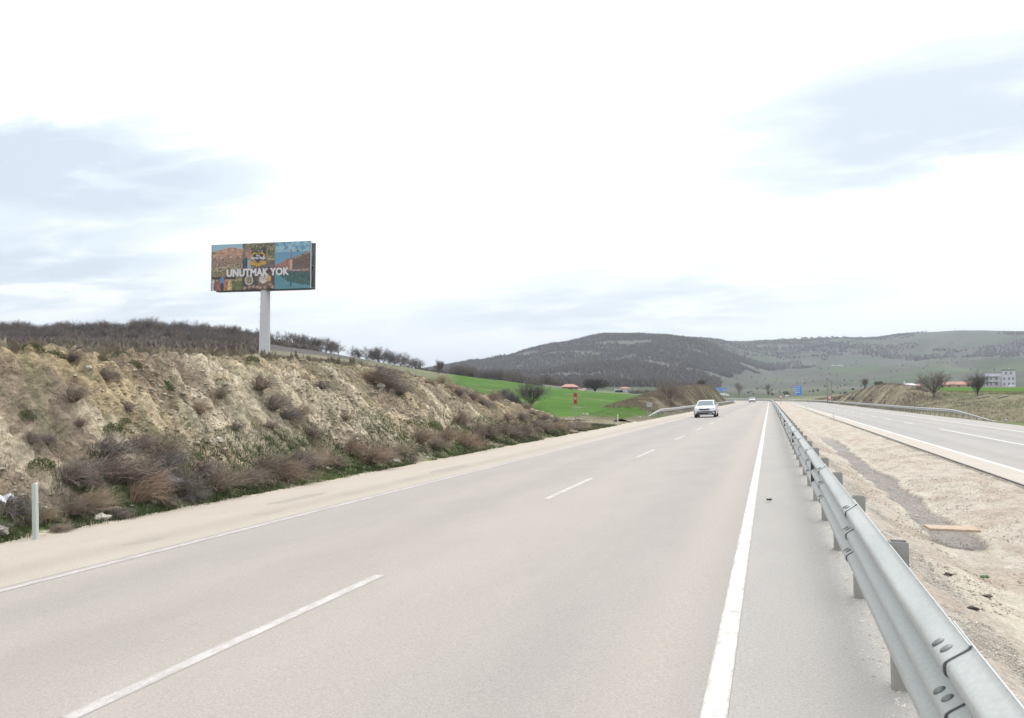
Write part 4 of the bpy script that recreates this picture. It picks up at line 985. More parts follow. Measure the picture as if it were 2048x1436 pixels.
def longshed(px0, px1, zc, py, lab, hw=1.0, rh=.9, wall=None):
    e_, W_ = bld(px0, px1, zc, py, lab, 'shed', 'shed'); MB().box((0, 2.5, hw/2-.5), (W_, 5, hw+1)).build('wall', wall or M_wallp, e_)
    rb = MB(); rb.loft([[(-W_/2-.2, -.3, hw), (-W_/2-.2, 2.5, hw+rh), (-W_/2-.2, 5.3, hw), (-W_/2-.2, 5.3, hw-.1), (-W_/2-.2, -.3, hw-.1)], [(W_/2+.2, -.3, hw), (W_/2+.2, 2.5, hw+rh), (W_/2+.2, 5.3, hw), (W_/2+.2, 5.3, hw-.1), (W_/2+.2, -.3, hw-.1)]]); rb.build('roof', M_roof, e_)
    for u_ in (-.3, 0, .3): MB().box((W_*u_, -.03, hw*.45), (.5, .06, .45)).build('window', M_win, e_)
longshed(1890, 1944, 238, 773.5, 'long shed with faded red roof left of the grey three-storey house', .9, .95)
longshed(1782, 1806, 240, 771, 'short pinkish shed at the left end of the right green field', .8, .6)
longshed(1828, 1843, 250, 770, 'small red-roofed shed just left of the first big bare tree', .8, .6)
e_, W_ = bld(1803, 1832, 244, 770.5, 'low white building with a small pointed spire by the right green field', 'building', 'building')
MB().box((0, 2.5, .1), (W_, 5, 1.6)).build('wall', M_wallw, e_); hip(MB(), W_, 5, .92, .7, .2, 2.5).build('roof', M_wallw, e_); MB().tube((-W_*.28, 1, .9), (-W_*.28, 1, 2.0), .16, .12, 8).tube((-W_*.28, 1, 2.0), (-W_*.28, 1, 2.7), .16, .01, 8).build('spire', M_wallw, e_)
e_, W_ = bld(1878, 1890, 242, 772.5, 'low dark-topped hut between the red-roofed sheds', 'hut', 'hut')
MB().box((0, 1.5, .2), (W_, 3, 1.6)).build('wall', M_wallw, e_); MB().box((0, 1.5, 1.06), (W_+.4, 3.4, .12)).build('roof', M_blk, e_); MB().box((0, -.03, .35), (.6, .05, .9)).build('door', M_door, e_)
for px0, px1, lab in ((1660, 1672, 'left white farmhouse high on the far green slope'), (1675, 1686, 'right white farmhouse high on the far green slope')):
    x, y = pix((px0+px1)/2, 1380); e_ = empty('farmhouse', (x, y, Hs(x, y)), face_cam(x, y)); tag(e_, lab, 'farmhouse'); W_ = (px1-px0)/F*1380
    MB().box((0, 2, .6), (W_, 5, 3)).build('wall', M_wallw, e_); hip(MB(), W_, 5, 2.1, .9, .3, 2).build('roof', M_wallw, e_); MB().box((.5, -.53, .8), (1.2, .06, 1.6)).build('door', M_door, e_)
# low stone wall along the top of the field
def rib(pts, wd, hgt, name, mat):
    mb = MB(); rg = []
    for x, y in pts:
        z = Hs(x, y); L_ = math.hypot(x, y); ux, uy = x/L_, y/L_
        rg.append([(x-ux*wd/2, y-uy*wd/2, z-.3), (x-ux*wd/2, y-uy*wd/2, z+hgt), (x+ux*wd/2, y+uy*wd/2, z+hgt), (x+ux*wd/2, y+uy*wd/2, z-.3)])
    mb.loft(rg); return mb.build(name, mat)
o = rib([pix(px, 208) for px in np.linspace(1085, 1124, 12)], .4, .55, 'stone_wall', simple('pale_stone', (.42,.40,.36), .8, 0, .2, 6))
tag(o, 'low pale wall running down to the red-roofed house', 'wall')
# utility poles
M_wood = simple('weathered_wood', (.20,.165,.13), .8, 0, .2, 6)
for px, zc, top, lab in ((1654, 215, 756, 'left of the two thin wooden poles at the left end of the right bank'), (1663, 212, 762, 'right of the two thin wooden poles at the left end of the right bank')):
    x, y = pix(px, zc); z = Hs(x, y); e_ = empty('utility_pole', (x, y, z)); tag(e_, lab, 'utility pole', 'wooden poles'); t_z = HC+(HOR-top)/F*zc-z
    MB().tube((0, 0, -.4), (0, 0, t_z), .11, .07, 8).build('shaft', M_wood, e_); MB().box((0, 0, t_z-.3), (.9, .09, .09)).build('crossarm', M_wood, e_)
# scaffold-like pylon on the far slope
x, y = pix(1773, 700); z = Hs(x, y); e_ = empty('pylon', (x, y, z)); tag(e_, 'small lattice power pylon on the far slope above the right bank', 'pylon'); pm_ = MB()
tp = HC+(HOR-715)/F*700-z; tp = 15
for sx in (-1, 1):
    for sy in (-1, 1): pm_.tube((sx*1.3, sy*1.3, -1), (sx*.3, sy*.3, tp), .12, .08, 4)
for i in range(7):
    a = 1.3-(i/7); b = 1.3-((i+1)/7); z0 = tp*i/7; z1 = tp*(i+1)/7
    pm_.tube((-a, -a, z0), (b, -b, z1), .06, k=3); pm_.tube((a, -a, z0), (-b, -b, z1), .06, k=3)
pm_.build('lattice', M_pl, e_)
am = MB()
for q in (tp-.6, tp-2.6): am.box((0, 0, q), (4.2, .2, .2))
am.build('crossarm', M_pl, e_)

# ------------------------------------------------------------ bare trees
def mat_twig(name, c, var=.25):
    m, t, b = mk(name)
    oi = _n(t, 'ShaderNodeObjectInfo'); f = noise_n(t, 1.5, 3, .6)
    c1 = ramp(t, f, [(.3, tuple(x*(1-var) for x in c)), (.7, tuple(x*(1+var) for x in c))])
    c2 = mixc(t, 1.0, c1, ramp(t, oi.outputs['Random'], [(0, (.82,.86,.9)), (1, (1.18,1.1,1.02))]), 'MULTIPLY')
    t.links.new(c2, b.inputs['Base Color']); b.inputs['Roughness'].default_value = .9; b.inputs['Specular IOR Level'].default_value = .1
    return m
M_bark = mat_twig('grey_bark', (.14,.125,.112)); M_twig = mat_twig('bare_twigs', (.17,.15,.135)); M_twigd = mat_twig('dark_twigs', (.15,.13,.125)); M_barkd = mat_twig('dark_bark', (.11,.10,.095))
def grow(seed, ht, spread, trunk_h=.28, lo=.62, lv=4, nb=(6, 5, 5, 6), twig=.012, up=.25, multi=1):
    rnd = random.Random(seed); T = MB(); C_ = MB()
    def rv(): return Vector((rnd.gauss(0, 1), rnd.gauss(0, 1), rnd.gauss(0, 1))).normalized()
    def br(p, d, ln, r, l):
        seg = 3 if l < 2 else 2; pts = [p]; q = p.copy(); dd = d.copy()
        for i in range(seg):
            dd = (dd+rv()*.16*(1 if l else .45)+Vector((0, 0, up*.25))).normalized(); q = q+dd*(ln/seg); pts.append(q.copy())
        for i in range(seg):
            r0 = r*(1-.55*i/seg); r1 = r*(1-.55*(i+1)/seg)
            if l >= lv-1:
                s_ = dd.cross(rv()).normalized()*max(r0, twig); C_.tri(pts[i]-s_, pts[i]+s_, pts[i+1]) if i == seg-1 else C_.quad(pts[i]-s_, pts[i]+s_, pts[i+1]+s_*.7, pts[i+1]-s_*.7)
            else: (T if l < 3 else C_).tube(pts[i], pts[i+1], r0, r1, 6 if l < 1 else (4 if l < 2 else 3), False)
        if l >= lv: return
        n_ = nb[min(l, len(nb)-1)]
        for i in range(n_):
            t = (.35+.65*(i+rnd.random())/n_) if l else (lo+(1-lo)*(i+rnd.random())/n_)
            k = min(seg-1, int(t*seg)); a = pts[k].lerp(pts[k+1], t*seg-k)
            ax = dd.orthogonal().normalized(); ax = Matrix.Rotation(rnd.random()*6.283, 3, dd) @ ax
            sp = spread*(rnd.uniform(.6, 1.15)); nd = (dd*math.cos(sp)+ax*math.sin(sp)+Vector((0, 0, up*(.5 if l else .25)))).normalized()
            br(a, nd, ln*rnd.uniform(.5, .78) if l else ht*(1-trunk_h)*rnd.uniform(.42, .66), r*rnd.uniform(.42, .58), l+1)
        br(pts[-1], (dd+rv()*.2).normalized(), ln*.62 if l else ht*.38, r*.45, l+1)
    for m_ in range(multi):
        off = Vector((rnd.uniform(-.3, .3)*ht*.12, rnd.uniform(-.3, .3)*ht*.12, -.15)) if multi > 1 else Vector((0, 0, -.15))
        d0 = (Vector((0, 0, 1))+(rv()*.35 if multi > 1 else rv()*.06)); d0.z = abs(d0.z)
        br(off, d0.normalized(), ht*trunk_h, ht*.033/(multi**.4), 0)
    zmax = max(v_[2] for v_ in C_.v); s_ = ht/zmax
    for M_ in (T, C_): M_.v = [(a*s_, b*s_, c*s_) for a, b, c in M_.v]
    return T, C_
def mktree(name, seed, ht, spread, bark, twig_m, **k):
    T, C_ = grow(seed, ht, spread, **k); e_ = empty(name, (0, 0, -500)); T.build('trunk', bark, e_, True); C_.build('crown', twig_m, e_); return e_
def place(src, used, x, y, z, rz, sc_, label, group=None, cat='tree'):
    o = src if not used else copy_tree(src)
    o.location = (x, y, z); o.rotation_euler = (0, 0, rz); o.scale = sc_ if isinstance(sc_, tuple) else (sc_,)*3; tag(o, label, cat, group); return o
# single trees with their own shape
def single(px, zc, py_b, py_t, seed, label, spread=.65, bark=M_bark, tw=M_twig, z=None, wide=1.0, name='bare_tree', **k):
    x, y = pix(px, zc); zz_ = Hs(x, y) if z is None else z; ht = HC+(HOR-py_t)/F*zc-zz_
    e_ = mktree(name, seed, max(1, ht), spread, bark, tw, **k); place(e_, False, x, y, zz_-.05, seed*1.3, (wide, wide, 1), label); return e_
single(1866, 112, 803, 733, 11, 'spreading bare tree on the right bank, left of the pair', .75, twig=.008, nb=(9,6,5,5), lo=.45, up=.15, wide=1.2)
single(1953, 106, 792, 730, 12, 'upright bare tree on the right bank in front of the grey house', .62, twig=.008, nb=(8,5,5,5), lo=.4, up=.2, trunk_h=.26, multi=2, wide=1.15)
single(1728, 190, 775, 752, 13, 'small bare tree at the left end of the right bank top', .5, trunk_h=.3, twig=.012)
single(1757, 190, 772, 759, 14, 'low dark bush on top of the right bank', .9, M_barkd, M_twigd, trunk_h=.12, twig=.02, multi=3)
single(1190, 228, 787, 754, 15, 'dark round-crowned tree on the far edge of the green field', .95, mat_twig('black_bark', (.06,.052,.05)), mat_twig('black_twigs', (.075,.065,.062)), trunk_h=.24, twig=.022, nb=(10,7,6,6), lo=.35, wide=1.75)
single(1061, 92, 815, 754, 16, 'bare multi-stemmed tree rising behind the bank before the green field', .6, twig=.007, trunk_h=.3, lo=.3, up=.2, nb=(7,5,5,5), multi=3, wide=1.25)
single(1342, 108, 806, 750, 17, 'bushy bare tree on the left mound slope near the barrier', .8, M_bark, M_twig, lo=.3, up=.15, twig=.007, trunk_h=.2, nb=(5,5,5,5), multi=3, wide=.95)
single(1402, 205, 776, 755, 18, 'small reddish bare tree on top of the left mound', .8, twig=.014, trunk_h=.15, multi=2, wide=1.2)
single(876, 180, 748, 716, 19, 'lone bare tree on the left skyline between ridge wood and far hill', .6, twig=.012, multi=2, wide=.9)
single(1008, 84, 795, 771, 20, 'low reddish bush at the edge of the green field behind the bank', .9, twig=.015, trunk_h=.12, multi=3, wide=1.3)
single(1028, 82, 800, 780, 21, 'low olive bush beside the reddish bush at the field edge', .8, twig=.015, trunk_h=.15, multi=3, wide=1.1)
single(1573, 420, 797, 780, 22, 'bare tree beyond the far bend left of the tall blue sign', .7, twig=.02, wide=1.0, multi=2)
single(1535, 520, 795, 765, 24, 'pale leafless tree in the middle of the lower slope beyond the road', .6, twig=.02)
single(1478, 480, 796, 762, 25, 'pale leafless tree on the slope just right of the white tent hall', .6, twig=.02)
# ridge wood on the left
protos = [mktree('ridge_tree', 100+i, 4.6, .85+.08*i, M_barkd if i % 2 else M_bark, M_twigd if i % 2 else M_twig, lv=4, nb=(5,5,5,5), twig=.015, trunk_h=.26, lo=.2, up=.12, multi=1+(i % 2)) for i in range(4)]
usedp = [False]*4; rnd = random.Random(5); cnt = 0
def rput(px, zc, k, label, group):
    global cnt
    i = rnd.randrange(4); x, y = pix(px, zc); z = Hs(x, y); place(protos[i], usedp[i], x, y, z-.1, rnd.random()*6.28, (k*rnd.uniform(.95, 1.25), k*rnd.uniform(.95, 1.25), k), label, group); usedp[i] = True; cnt += 1
for px, k in ((560,1.0),(572,1.05),(585,.95),(600,1.05),(612,1.0),(625,.95),(637,1.0),(650,1.05),(660,.9),(676,.9),(703,.8)):
    rput(px, 205+rnd.uniform(-6, 6), k*.96, 'dark bare tree in the ridge row just right of the billboard pole', 'ridge trees right of the pole')
for px, k in ((718,.75),(732,.95),(745,.9),(758,1.05),(766,1.0),(778,.85),(790,.8),(800,1.0),(812,.85),(824,.75),(834,.85)):
    rput(px, 205+rnd.uniform(-6, 6), k*.98, 'bare tree in the last clump on the left skyline before the far hill', 'trees of the last skyline clump')
for i in range(150):
    px = rnd.uniform(-60, 545); zc0 = 210*math.cos(math.atan((px-1024)/F))
    rput(px, zc0+rnd.uniform(-14, 12), rnd.uniform(.62, .92)*(1.12 if 270 < px < 440 else 1), 'bare tree in the dense wood along the ridge behind the billboard', 'dense wood on the left ridge')
for i in range(60):
    px = rnd.uniform(-60, 500); zc0 = 175*math.cos(math.atan((px-1024)/F))
    rput(px, zc0+rnd.uniform(-18, 10), rnd.uniform(.5, .8), 'bare tree on the near slope of the left ridge wood above the bank crest', 'near slope of the ridge wood')
for i in range(46):
    px = 900+210*rnd.random()**1.1; rput(px, rnd.uniform(215, 260), rnd.uniform(.6, .95), 'small bare tree in the row behind the green field under the far hill', 'tree row behind the green field')
for i in range(16):
    px = rnd.uniform(1262, 1312); rput(px, rnd.uniform(262, 290), rnd.uniform(.3, .5), 'low dark tree in the hedge beside the farm building', 'hedge trees by the farm')
# ------------------------------------------------------------ far-off woods (one mass)
def clumps(name, X, Y, Z, hgt, wid, mat, spikes=7, seed=1):
    rs = np.random.RandomState(seed); n_ = len(X); V_ = []; 
    base = np.stack([X, Y, Z], -1)
    out_ = []
    for k in range(spikes):
        a = rs.rand(n_)*6.283; tilt = rs.rand(n_)*.75; L_ = hgt*(.65+.5*rs.rand(n_)); 
        tip = base+np.stack([np.cos(a)*np.sin(tilt)*wid*1.1, np.sin(a)*np.sin(tilt)*wid*1.1, L_*np.cos(tilt*.8)], -1)
        b = a+1.57+rs.rand(n_)*.8; wv = np.stack([np.cos(b), np.sin(b), b*0], -1)*(wid*.20)[:, None]
        midp = base*.45+tip*.55
        out_.append(np.stack([base+wv*.3, midp+wv, tip, midp-wv], 1))
    A_ = np.concatenate(out_, 0); Vv = A_.reshape(-1, 3); Ff = np.arange(len(Vv)).reshape(-1, 4)
    return triobj(name, Vv, Ff, mat)
rs = np.random.RandomState(4)
def far_points(n_, r0, r1, c0, c1):
    c = rs.uniform(c0, c1, n_); r = np.sqrt(rs.uniform(r0**2, r1**2, n_)); ph = np.arctan((c-1024)/F)-TH; return r*np.sin(ph), r*np.cos(ph), c, r
x, y, c, r = far_points(120000, 380, 1620, 780, 1560)
iswood = woodmask(x, y)[0] > .5
x, y, r = x[iswood], y[iswood], r[iswood]; keep = rs.rand(len(x)) < .36; x, y, r = x[keep], y[keep], r[keep]
hh_ = rs.uniform(3.2, 6.5, len(x)); ww = rs.uniform(2.2, 4.2, len(x))
M_wood1 = mat_twig('far_wood', (.095,.085,.078), .45)
tag(clumps('woodland', x, y, H(x, y)-.5, hh_, ww, M_wood1, 6), 'brown leafless woodland covering the rounded far hill', 'woodland', kind='stuff')
x, y, c, r = far_points(96000, 900, 2300, 1380, 2150)
iswood = (woodmask(x, y)[0] > .5) & (rs.rand(len(x)) < .3)
x, y, r = x[iswood], y[iswood], r[iswood]
tag(clumps('scrub_woodland', x, y, H(x, y)-.5, rs.uniform(3, 6.5, len(x)), rs.uniform(2.5, 5, len(x)), M_wood1, 5, 2), 'patchy dark scrub on the upper slopes of the long right hill', 'scrub', kind='stuff')
x, y, c, r = far_points(420, 420, 1900, 1450, 2150)
tag(clumps('slope_shrubs', x, y, H(x, y)-.3, rs.uniform(1.0, 3.2, len(x)), rs.uniform(1.2, 2.6, len(x)), mat_twig('shrub_green', (.085,.085,.06), .3), 8, 5), 'scattered dark shrubs dotted over the far green slope', 'shrubs', kind='stuff')
c = rs.uniform(-80, 640, 19000); r = 232-130*rs.rand(19000)**1.5; ph = np.arctan((c-1024)/F)-TH; x, y = r*np.sin(ph), r*np.cos(ph)
k = (fbm(x/9, y/9, 4) > .36) & ((c < 520) | (rs.rand(19000) < .35)) & ((r > 165+30*(c > 520)) | (c < 520) & (fbm(x/14+7, y/14, 4) > .50)); x, y, r = x[k], y[k], r[k]
tag(clumps('undergrowth', x, y, H(x, y)-.2, rs.uniform(.7, 1.9, len(x)), rs.uniform(.6, 1.5, len(x)), mat_twig('ridge_brush', (.17,.148,.135), .3), 6, 9), 'brown leafless undergrowth filling the ridge wood behind the bank', 'undergrowth', kind='stuff')
# skyline trees of the right hill: separate, seen against the sky
sp = [mktree('skyline_tree', 300+i, 9, .8, M_barkd, M_twigd, lv=3, nb=(6,6,6), twig=.12, trunk_h=.2) for i in range(2)]; us = [False, False]
for px in (1408,1416,1437,1560,1568,1590,1606,1613,1625,1641,1655,1667,1676,1690,1704,1722):
    i = rnd.randrange(2); zc = 2205*math.cos(math.atan((px-1024)/F)); x, y = pix(px, zc if px > 1450 else 1500*math.cos(math.atan((px-1024)/F)))
    k = rnd.uniform(.7, 1.25)*(1 if px > 1450 else .75); place(sp[i], us[i], x, y, Hs(x, y)-.4, rnd.random()*6, (k*1.1, k*1.1, k), 'tiny lone tree standing on the skyline of the long right hill', 'lone trees on the hill skyline'); us[i] = True

# ------------------------------------------------------------ shrubs on the bank
def shrub(seed, ht, wd, n_, tw, lean=(0, 0), droop=.2):
    rnd = random.Random(seed); mb = MB()
    for i in range(n_):
        a = rnd.random()*6.283; t = rnd.random()**.7; dr = Vector((math.cos(a)*wd*t, math.sin(a)*wd*t, ht*(1.05-.55*t*t)*rnd.uniform(.45, 1.12))); b0 = Vector((math.cos(a), math.sin(a), 0))*wd*.22*rnd.random()
        p0 = b0; p1 = b0+dr*.5+Vector((lean[0]*.2, lean[1]*.2, ht*.10)); p2 = b0+dr*rnd.uniform(.8, 1.1)+Vector((lean[0], lean[1], 0))
        s_ = Vector((rnd.gauss(0, 1), rnd.gauss(0, 1), rnd.gauss(0, .4))).normalized()*tw
        mb.quad(p0-s_, p0+s_, p1+s_*.8, p1-s_*.8); mb.tri(p1-s_*.8, p1+s_*.8, p2)
        for k in range(5):
            f = rnd.uniform(.1, .95); q = p1.lerp(p2, f); e2 = q+(p2-p1).normalized()*ht*.18*rnd.uniform(.5, 1.3)+Vector((rnd.gauss(0, 1), rnd.gauss(0, 1), rnd.gauss(.3, .7)))*wd*.16
            s2 = Vector((rnd.gauss(0, 1), rnd.gauss(0, 1), rnd.gauss(0, 1))).normalized()*tw*.6; mb.tri(q-s2, q+s2, e2)
    return mb
M_shr = [mat_twig('russet_twigs', (.28,.225,.18), .3), mat_twig('mauve_twigs', (.235,.20,.18), .3), mat_twig('tan_twigs', (.31,.26,.195), .3)]
M_grn = mat_twig('green_leaves', (.085,.11,.045), .35); M_grn2 = mat_twig('fresh_leaves', (.11,.15,.06), .35)
def leafy(seed, ht, wd, n_, lf):
    rnd = random.Random(seed); mb = MB()
    for i in range(n_):
        a = rnd.random()*6.283; t = rnd.random()**.6; z = ht*rnd.random()*(1-.55*t*t); p = Vector((math.cos(a)*wd*t, math.sin(a)*wd*t, z)); d = (p+Vector((0, 0, ht*.4))).normalized()
        s_ = d.cross(Vector((rnd.gauss(0, 1), rnd.gauss(0, 1), rnd.gauss(0, 1)))).normalized()*lf*.35; q = p+(d+Vector((rnd.gauss(0, .5), rnd.gauss(0, .5), rnd.gauss(0, .5))))*lf
        m_ = p.lerp(q, .5); mb.quad(p, m_+s_, q, m_-s_)
    return mb
SP = {}
for i in range(3):
    for j in range(2):
        o = shrub(40+i*2+j, .62, .42, 230, .0055, (.18, .04)).build('dry_shrub', M_shr[i], None); o.location = (0, 0, -500); SP[('s', i, j)] = [o, False]
for j in range(2):
    o = leafy(60+j, .34, .30, 1100, .034).build('green_shrub', (M_grn, M_grn2)[j], None); o.location = (0, 0, -500); SP[('g', j, 0)] = [o, False]
def put_s(key, px, py, sz, label, group, cat='shrub', wide=1.0):
    sz = sz*(.84 if key[0] == 's' else .85)*rnd.uniform(.85, 1.12)
    x, y, z, zc = ground_hit(px, py); z = bank_z(x, y)
    src, used = SP[key]; o = src if not used else src.copy()
    if used: COL.objects.link(o)
    SP[key][1] = True; k = sz/F*zc/(.62 if key[0] == 's' else .34)
    o.location = (x, y, z-.04); o.rotation_euler = (rnd.uniform(-.2, .2), .25+rnd.uniform(-.2, .2), rnd.uniform(-.6, .6)); o.scale = (k*wide, k*wide, k); tag(o, label, cat, group)
foot = [(225,975,80,1,1.5),(275,1010,92,0,.9),(255,980,70,1,1.2),(322,965,72,1,1.3),(352,985,60,1,1.2),(432,985,66,0,1.3),(405,955,60,1,1.4),(140,960,64,1,1.3),(28,1030,62,1,1.4),(190,1020,56,2,1.2),(150,1025,52,0,1.3),
        (300,990,50,1,1.4),(95,1040,40,2,1.3),(380,1000,44,1,1.3),(532,938,58,0,1.3),(567,955,62,0,1.3),(598,938,46,1,1.4),(623,935,52,2,1.3),(665,925,44,0,1.3),(702,912,46,0,1.5),(743,928,50,0,1.5),(770,918,36,1,1.4),(840,893,44,0,1.4),(868,898,38,1,1.4),(887,893,40,0,1.4),(925,888,44,0,1.3),(950,880,32,1,1.4),
        (972,872,34,0,1.4),(1001,868,36,0,1.4),(1025,872,30,1,1.4),(1042,868,34,0,1.4),(1071,862,32,1,1.4),(1090,866,28,0,1.4),(1112,862,26,2,1.4),(1132,862,24,1,1.5),(1150,860,22,0,1.5),(1170,858,16,2,1.5),(470,970,46,2,1.4),(500,962,40,1,1.4),(800,908,34,2,1.4),(215,935,56,1,1.5),(330,925,50,2,1.5),(240,1035,34,1,1.6),(330,1012,34,1,1.6),(120,1062,28,1,1.6),(60,1050,30,1,1.5),(5,1065,34,1,1.5)]
for px, py, sz, i, wd in foot:
    lab = ['russet dry twiggy bush at the foot of the cut bank', 'mauve-brown dry twiggy bush at the foot of the cut bank', 'pale tan dry bush at the foot of the cut bank'][i]
    put_s(('s', i, rnd.randrange(2)), px, py, sz, lab, lab.replace(' bush', ' bushes'), wide=wd)
crest_ = [(740,762,42,0),(755,768,44,1),(772,776,40,1),(796,783,34,1),(728,752,34,2),(916,792,30,1),(939,797,30,1),(960,802,28,1),(980,802,28,0),(1004,800,28,0),(895,780,26,2),(881,768,24,2),(1050,822,20,1),(141,724,34,1),(155,722,26,1),(125,695,30,0),(1075,828,16,2),(855,770,22,2)]
for px, py, sz, i in crest_:
    lab = ['russet dry bush on the upper edge of the bank', 'dark mauve dry bush on the upper edge of the bank', 'pale tan dry bush on the upper edge of the bank'][i]
    put_s(('s', i, rnd.randrange(2)), px, py, sz, lab, lab.replace(' bush', ' bushes'), wide=1.35)
mid_ = [(61,870,34,1),(96,868,36,1),(147,825,42,1),(282,905,44,1),(397,820,34,2),(205,755,34,1),(518,800,40,1),(544,832,40,1),(570,845,38,1),(600,835,30,2),(916,852,34,0),(955,862,26,0),(640,790,24,1),(1040,840,22,1),(1062,838,20,1),(1085,845,20,0),(1110,848,18,1),(340,880,28,2),(250,830,28,1),(470,850,24,1),(620,870,26,1),(160,870,24,1),(440,800,26,2),(690,850,22,2),(540,870,30,1),(1010,838,20,1)]
for px, py, sz, i in mid_:
    lab = ['russet dry tuft halfway up the bank face', 'mauve-brown dry tuft halfway up the bank face', 'pale tan dry tuft halfway up the bank face'][i]
    put_s(('s', i, rnd.randrange(2)), px, py, sz, lab, lab.replace(' tuft', ' tufts'), wide=1.3)
for px, py, sz, i in [(1668,800,9,1),(1678,799,13,0),(1697,800,9,1),(1705,801,12,1),(1727,802,8,0),(1741,803,10,1),(1768,805,7,0),(1712,790,5,1),(1741,793,6,1),(1835,779,12,1),(1852,783,9,1)]:
    put_s(('s', i, rnd.randrange(2)), px, py, sz, ['russet bush along the foot of the right cutting behind the barrier', 'dark mauve bush along the foot of the right cutting behind the barrier'][i], ['russet bushes of the right cutting', 'mauve bushes of the right cutting'][i], wide=1.4)
gr_ = [(64,722,24,0),(109,722,22,0),(243,722,24,0),(200,722,16,0),(268,745,16,0),(330,775,18,0),(505,735,14,0),(340,910,18,1),(55,822,18,0),(88,918,24,0),(185,985,26,1),(165,975,22,0),(390,920,22,1),(230,880,18,0),(252,870,14,0),(360,798,16,0),(870,868,16,1)]
for px, py, sz, i in gr_: put_s(('g', i, 0), px, py, sz, ['dark olive-green shrub clinging to the bank face', 'fresh green shrub clinging to the bank face'][i], ['olive shrubs on the bank', 'fresh green shrubs on the bank'][i], wide=1.2)
# ------------------------------------------------------------ weeds, dry grass, stones (uncountable)
def blades(name, P, ht, wd, mat, label, cat, seed=1, lean=.25, per=5):
    rs = np.random.RandomState(seed); n_ = len(P); out_ = []
    for k in range(per):
        a = rs.rand(n_)*6.283; h_ = ht*(.5+.8*rs.rand(n_)); l_ = h_*(rs.rand(n_)*.7); b = P+np.stack([rs.randn(n_), rs.randn(n_), np.zeros(n_)], -1)*wd*3
        tip = b+np.stack([np.cos(a)*l_+lean*h_*.6, np.sin(a)*l_, h_], -1); w3 = np.stack([np.cos(a+1.57), np.sin(a+1.57), a*0], -1)*wd*.5
        out_.append(np.stack([b-w3, b+w3, tip], 1))
    Vv = np.concatenate(out_, 0).reshape(-1, 3); return tag(triobj(name, Vv, np.arange(len(Vv)).reshape(-1, 3), mat), label, cat, kind='stuff')
def bank_pts(n_, t0, t1, y0, y1, thr=None, sc_=1.0, seed=0):
    rs = np.random.RandomState(seed); y = rs.uniform(y0, y1, n_); d = -10.35-4.15*rs.uniform(t0, t1, n_)
    if thr is not None:
        k = fbm(y*sc_+seed, d*sc_*1.4, 4) > thr; y, d = y[k], d[k]
    j = np.clip(np.round((d+10.0)/(-7.6)*(ND-1)).astype(int), 0, ND-1); i = np.clip(np.searchsorted(ss, y), 0, len(ss)-1)
    return np.stack([d, y, _bankZ[i, j]-.01], -1)
# denser towards the camera
def bias(P, y0=8, k=25, seed=0):
    rs = np.random.RandomState(seed); return P[rs.rand(len(P)) < np.clip(k/np.maximum(P[:, 1]+2, 8), .0, 1)]
blades('dry_grass', bank_pts(16000, .98, 1.65, -2, 52, .40, .8, 11), .24, .006, mat_twig('straw', (.25,.225,.165), .2), 'tall dry straw grass along the top edge of the bank', 'grass', 3, .35, 5)
blades('verge_weeds', bank_pts(34000, -.02, .36, -2, 54, .46, .9, 12), .10, .012, M_grn, 'low dark green weeds growing at the foot of the bank', 'weeds', 4, .1, 4)
blades('fresh_weeds', bank_pts(22000, -.02, .46, -2, 54, .52, .7, 18), .11, .013, M_grn2, 'bright green weeds growing at the foot of the bank', 'weeds', 5, .1, 4)
blades('dead_stalks', bank_pts(26000, .0, 1.0, -2, 56, .48, .55, 15), .13, .006, M_shr[1], 'dead brown stalks scattered over the bank face', 'dry weeds', 6, .3, 4)
blades('straw_tufts', bank_pts(14000, .1, 1.0, -2, 56, .50, .8, 25), .10, .005, M_shr[2], 'short tan grass tufts scattered over the bank face', 'dry grass', 7, .3, 4)
# grass on the plateau and the right bank
rsx = np.random.RandomState(8); a = -15.5-44*rsx.rand(60000)**1.6; b = rsx.uniform(0, 100, 60000); k = (fbm(a*.2, b*.2, 4) > .36) & (np.arctan2(a, b) < math.atan(-194/F)-TH); a, b = a[k], b[k]
blades('plateau_grass', np.stack([a, b, H(a, b)], -1), .36, .010, mat_twig('straw_far', (.26,.225,.17), .25), 'dry brown grass on the plateau behind the bank', 'grass', 9, .3, 3)
a = rsx.uniform(17.5, 60, 30000); b = rsx.uniform(55, 145, 30000); k = fbm(a*.12, b*.12, 4) > .42; a, b = a[k], b[k]
blades('verge_grass', np.stack([a, b, H(a, b)], -1), .20, .02, mat_twig('olive_grass', (.16,.15,.085), .25), 'rough olive grass on the slope below the bare trees', 'grass', 10, .2, 3)
def strip_grass(name, d0, d1, s0, s1, n_, mat, label, seed, ht, wd, thr):
    rs_ = np.random.RandomState(seed); s_ = rs_.uniform(s0, s1, n_); d_ = rs_.uniform(d0, d1, n_); X, Y = from_sd(s_, d_); k = fbm(X*.4, Y*.25, 4) > thr; X, Y = X[k], Y[k]
    blades(name, np.stack([X, Y, H(X, Y)], -1), ht, wd, mat, label, 'grass', seed, .2, 3)
strip_grass('mound_grass', -11.5, -18.5, 88, 236, 26000, mat_twig('mound_straw', (.24,.21,.15), .3), 'rough brown grass covering the left mound behind the barrier', 41, .3, .03, .40)
strip_grass('mound_weeds', -11.2, -18, 88, 236, 9000, mat_twig('mound_brown', (.17,.14,.11), .3), 'dead brown weeds on the left mound', 42, .45, .04, .54)
strip_grass('cutting_grass', 16.6, 25, 105, 300, 22000, mat_twig('cut_straw', (.26,.22,.165), .3), 'dry brown grass on the right cutting behind the barrier', 43, .28, .03, .44)
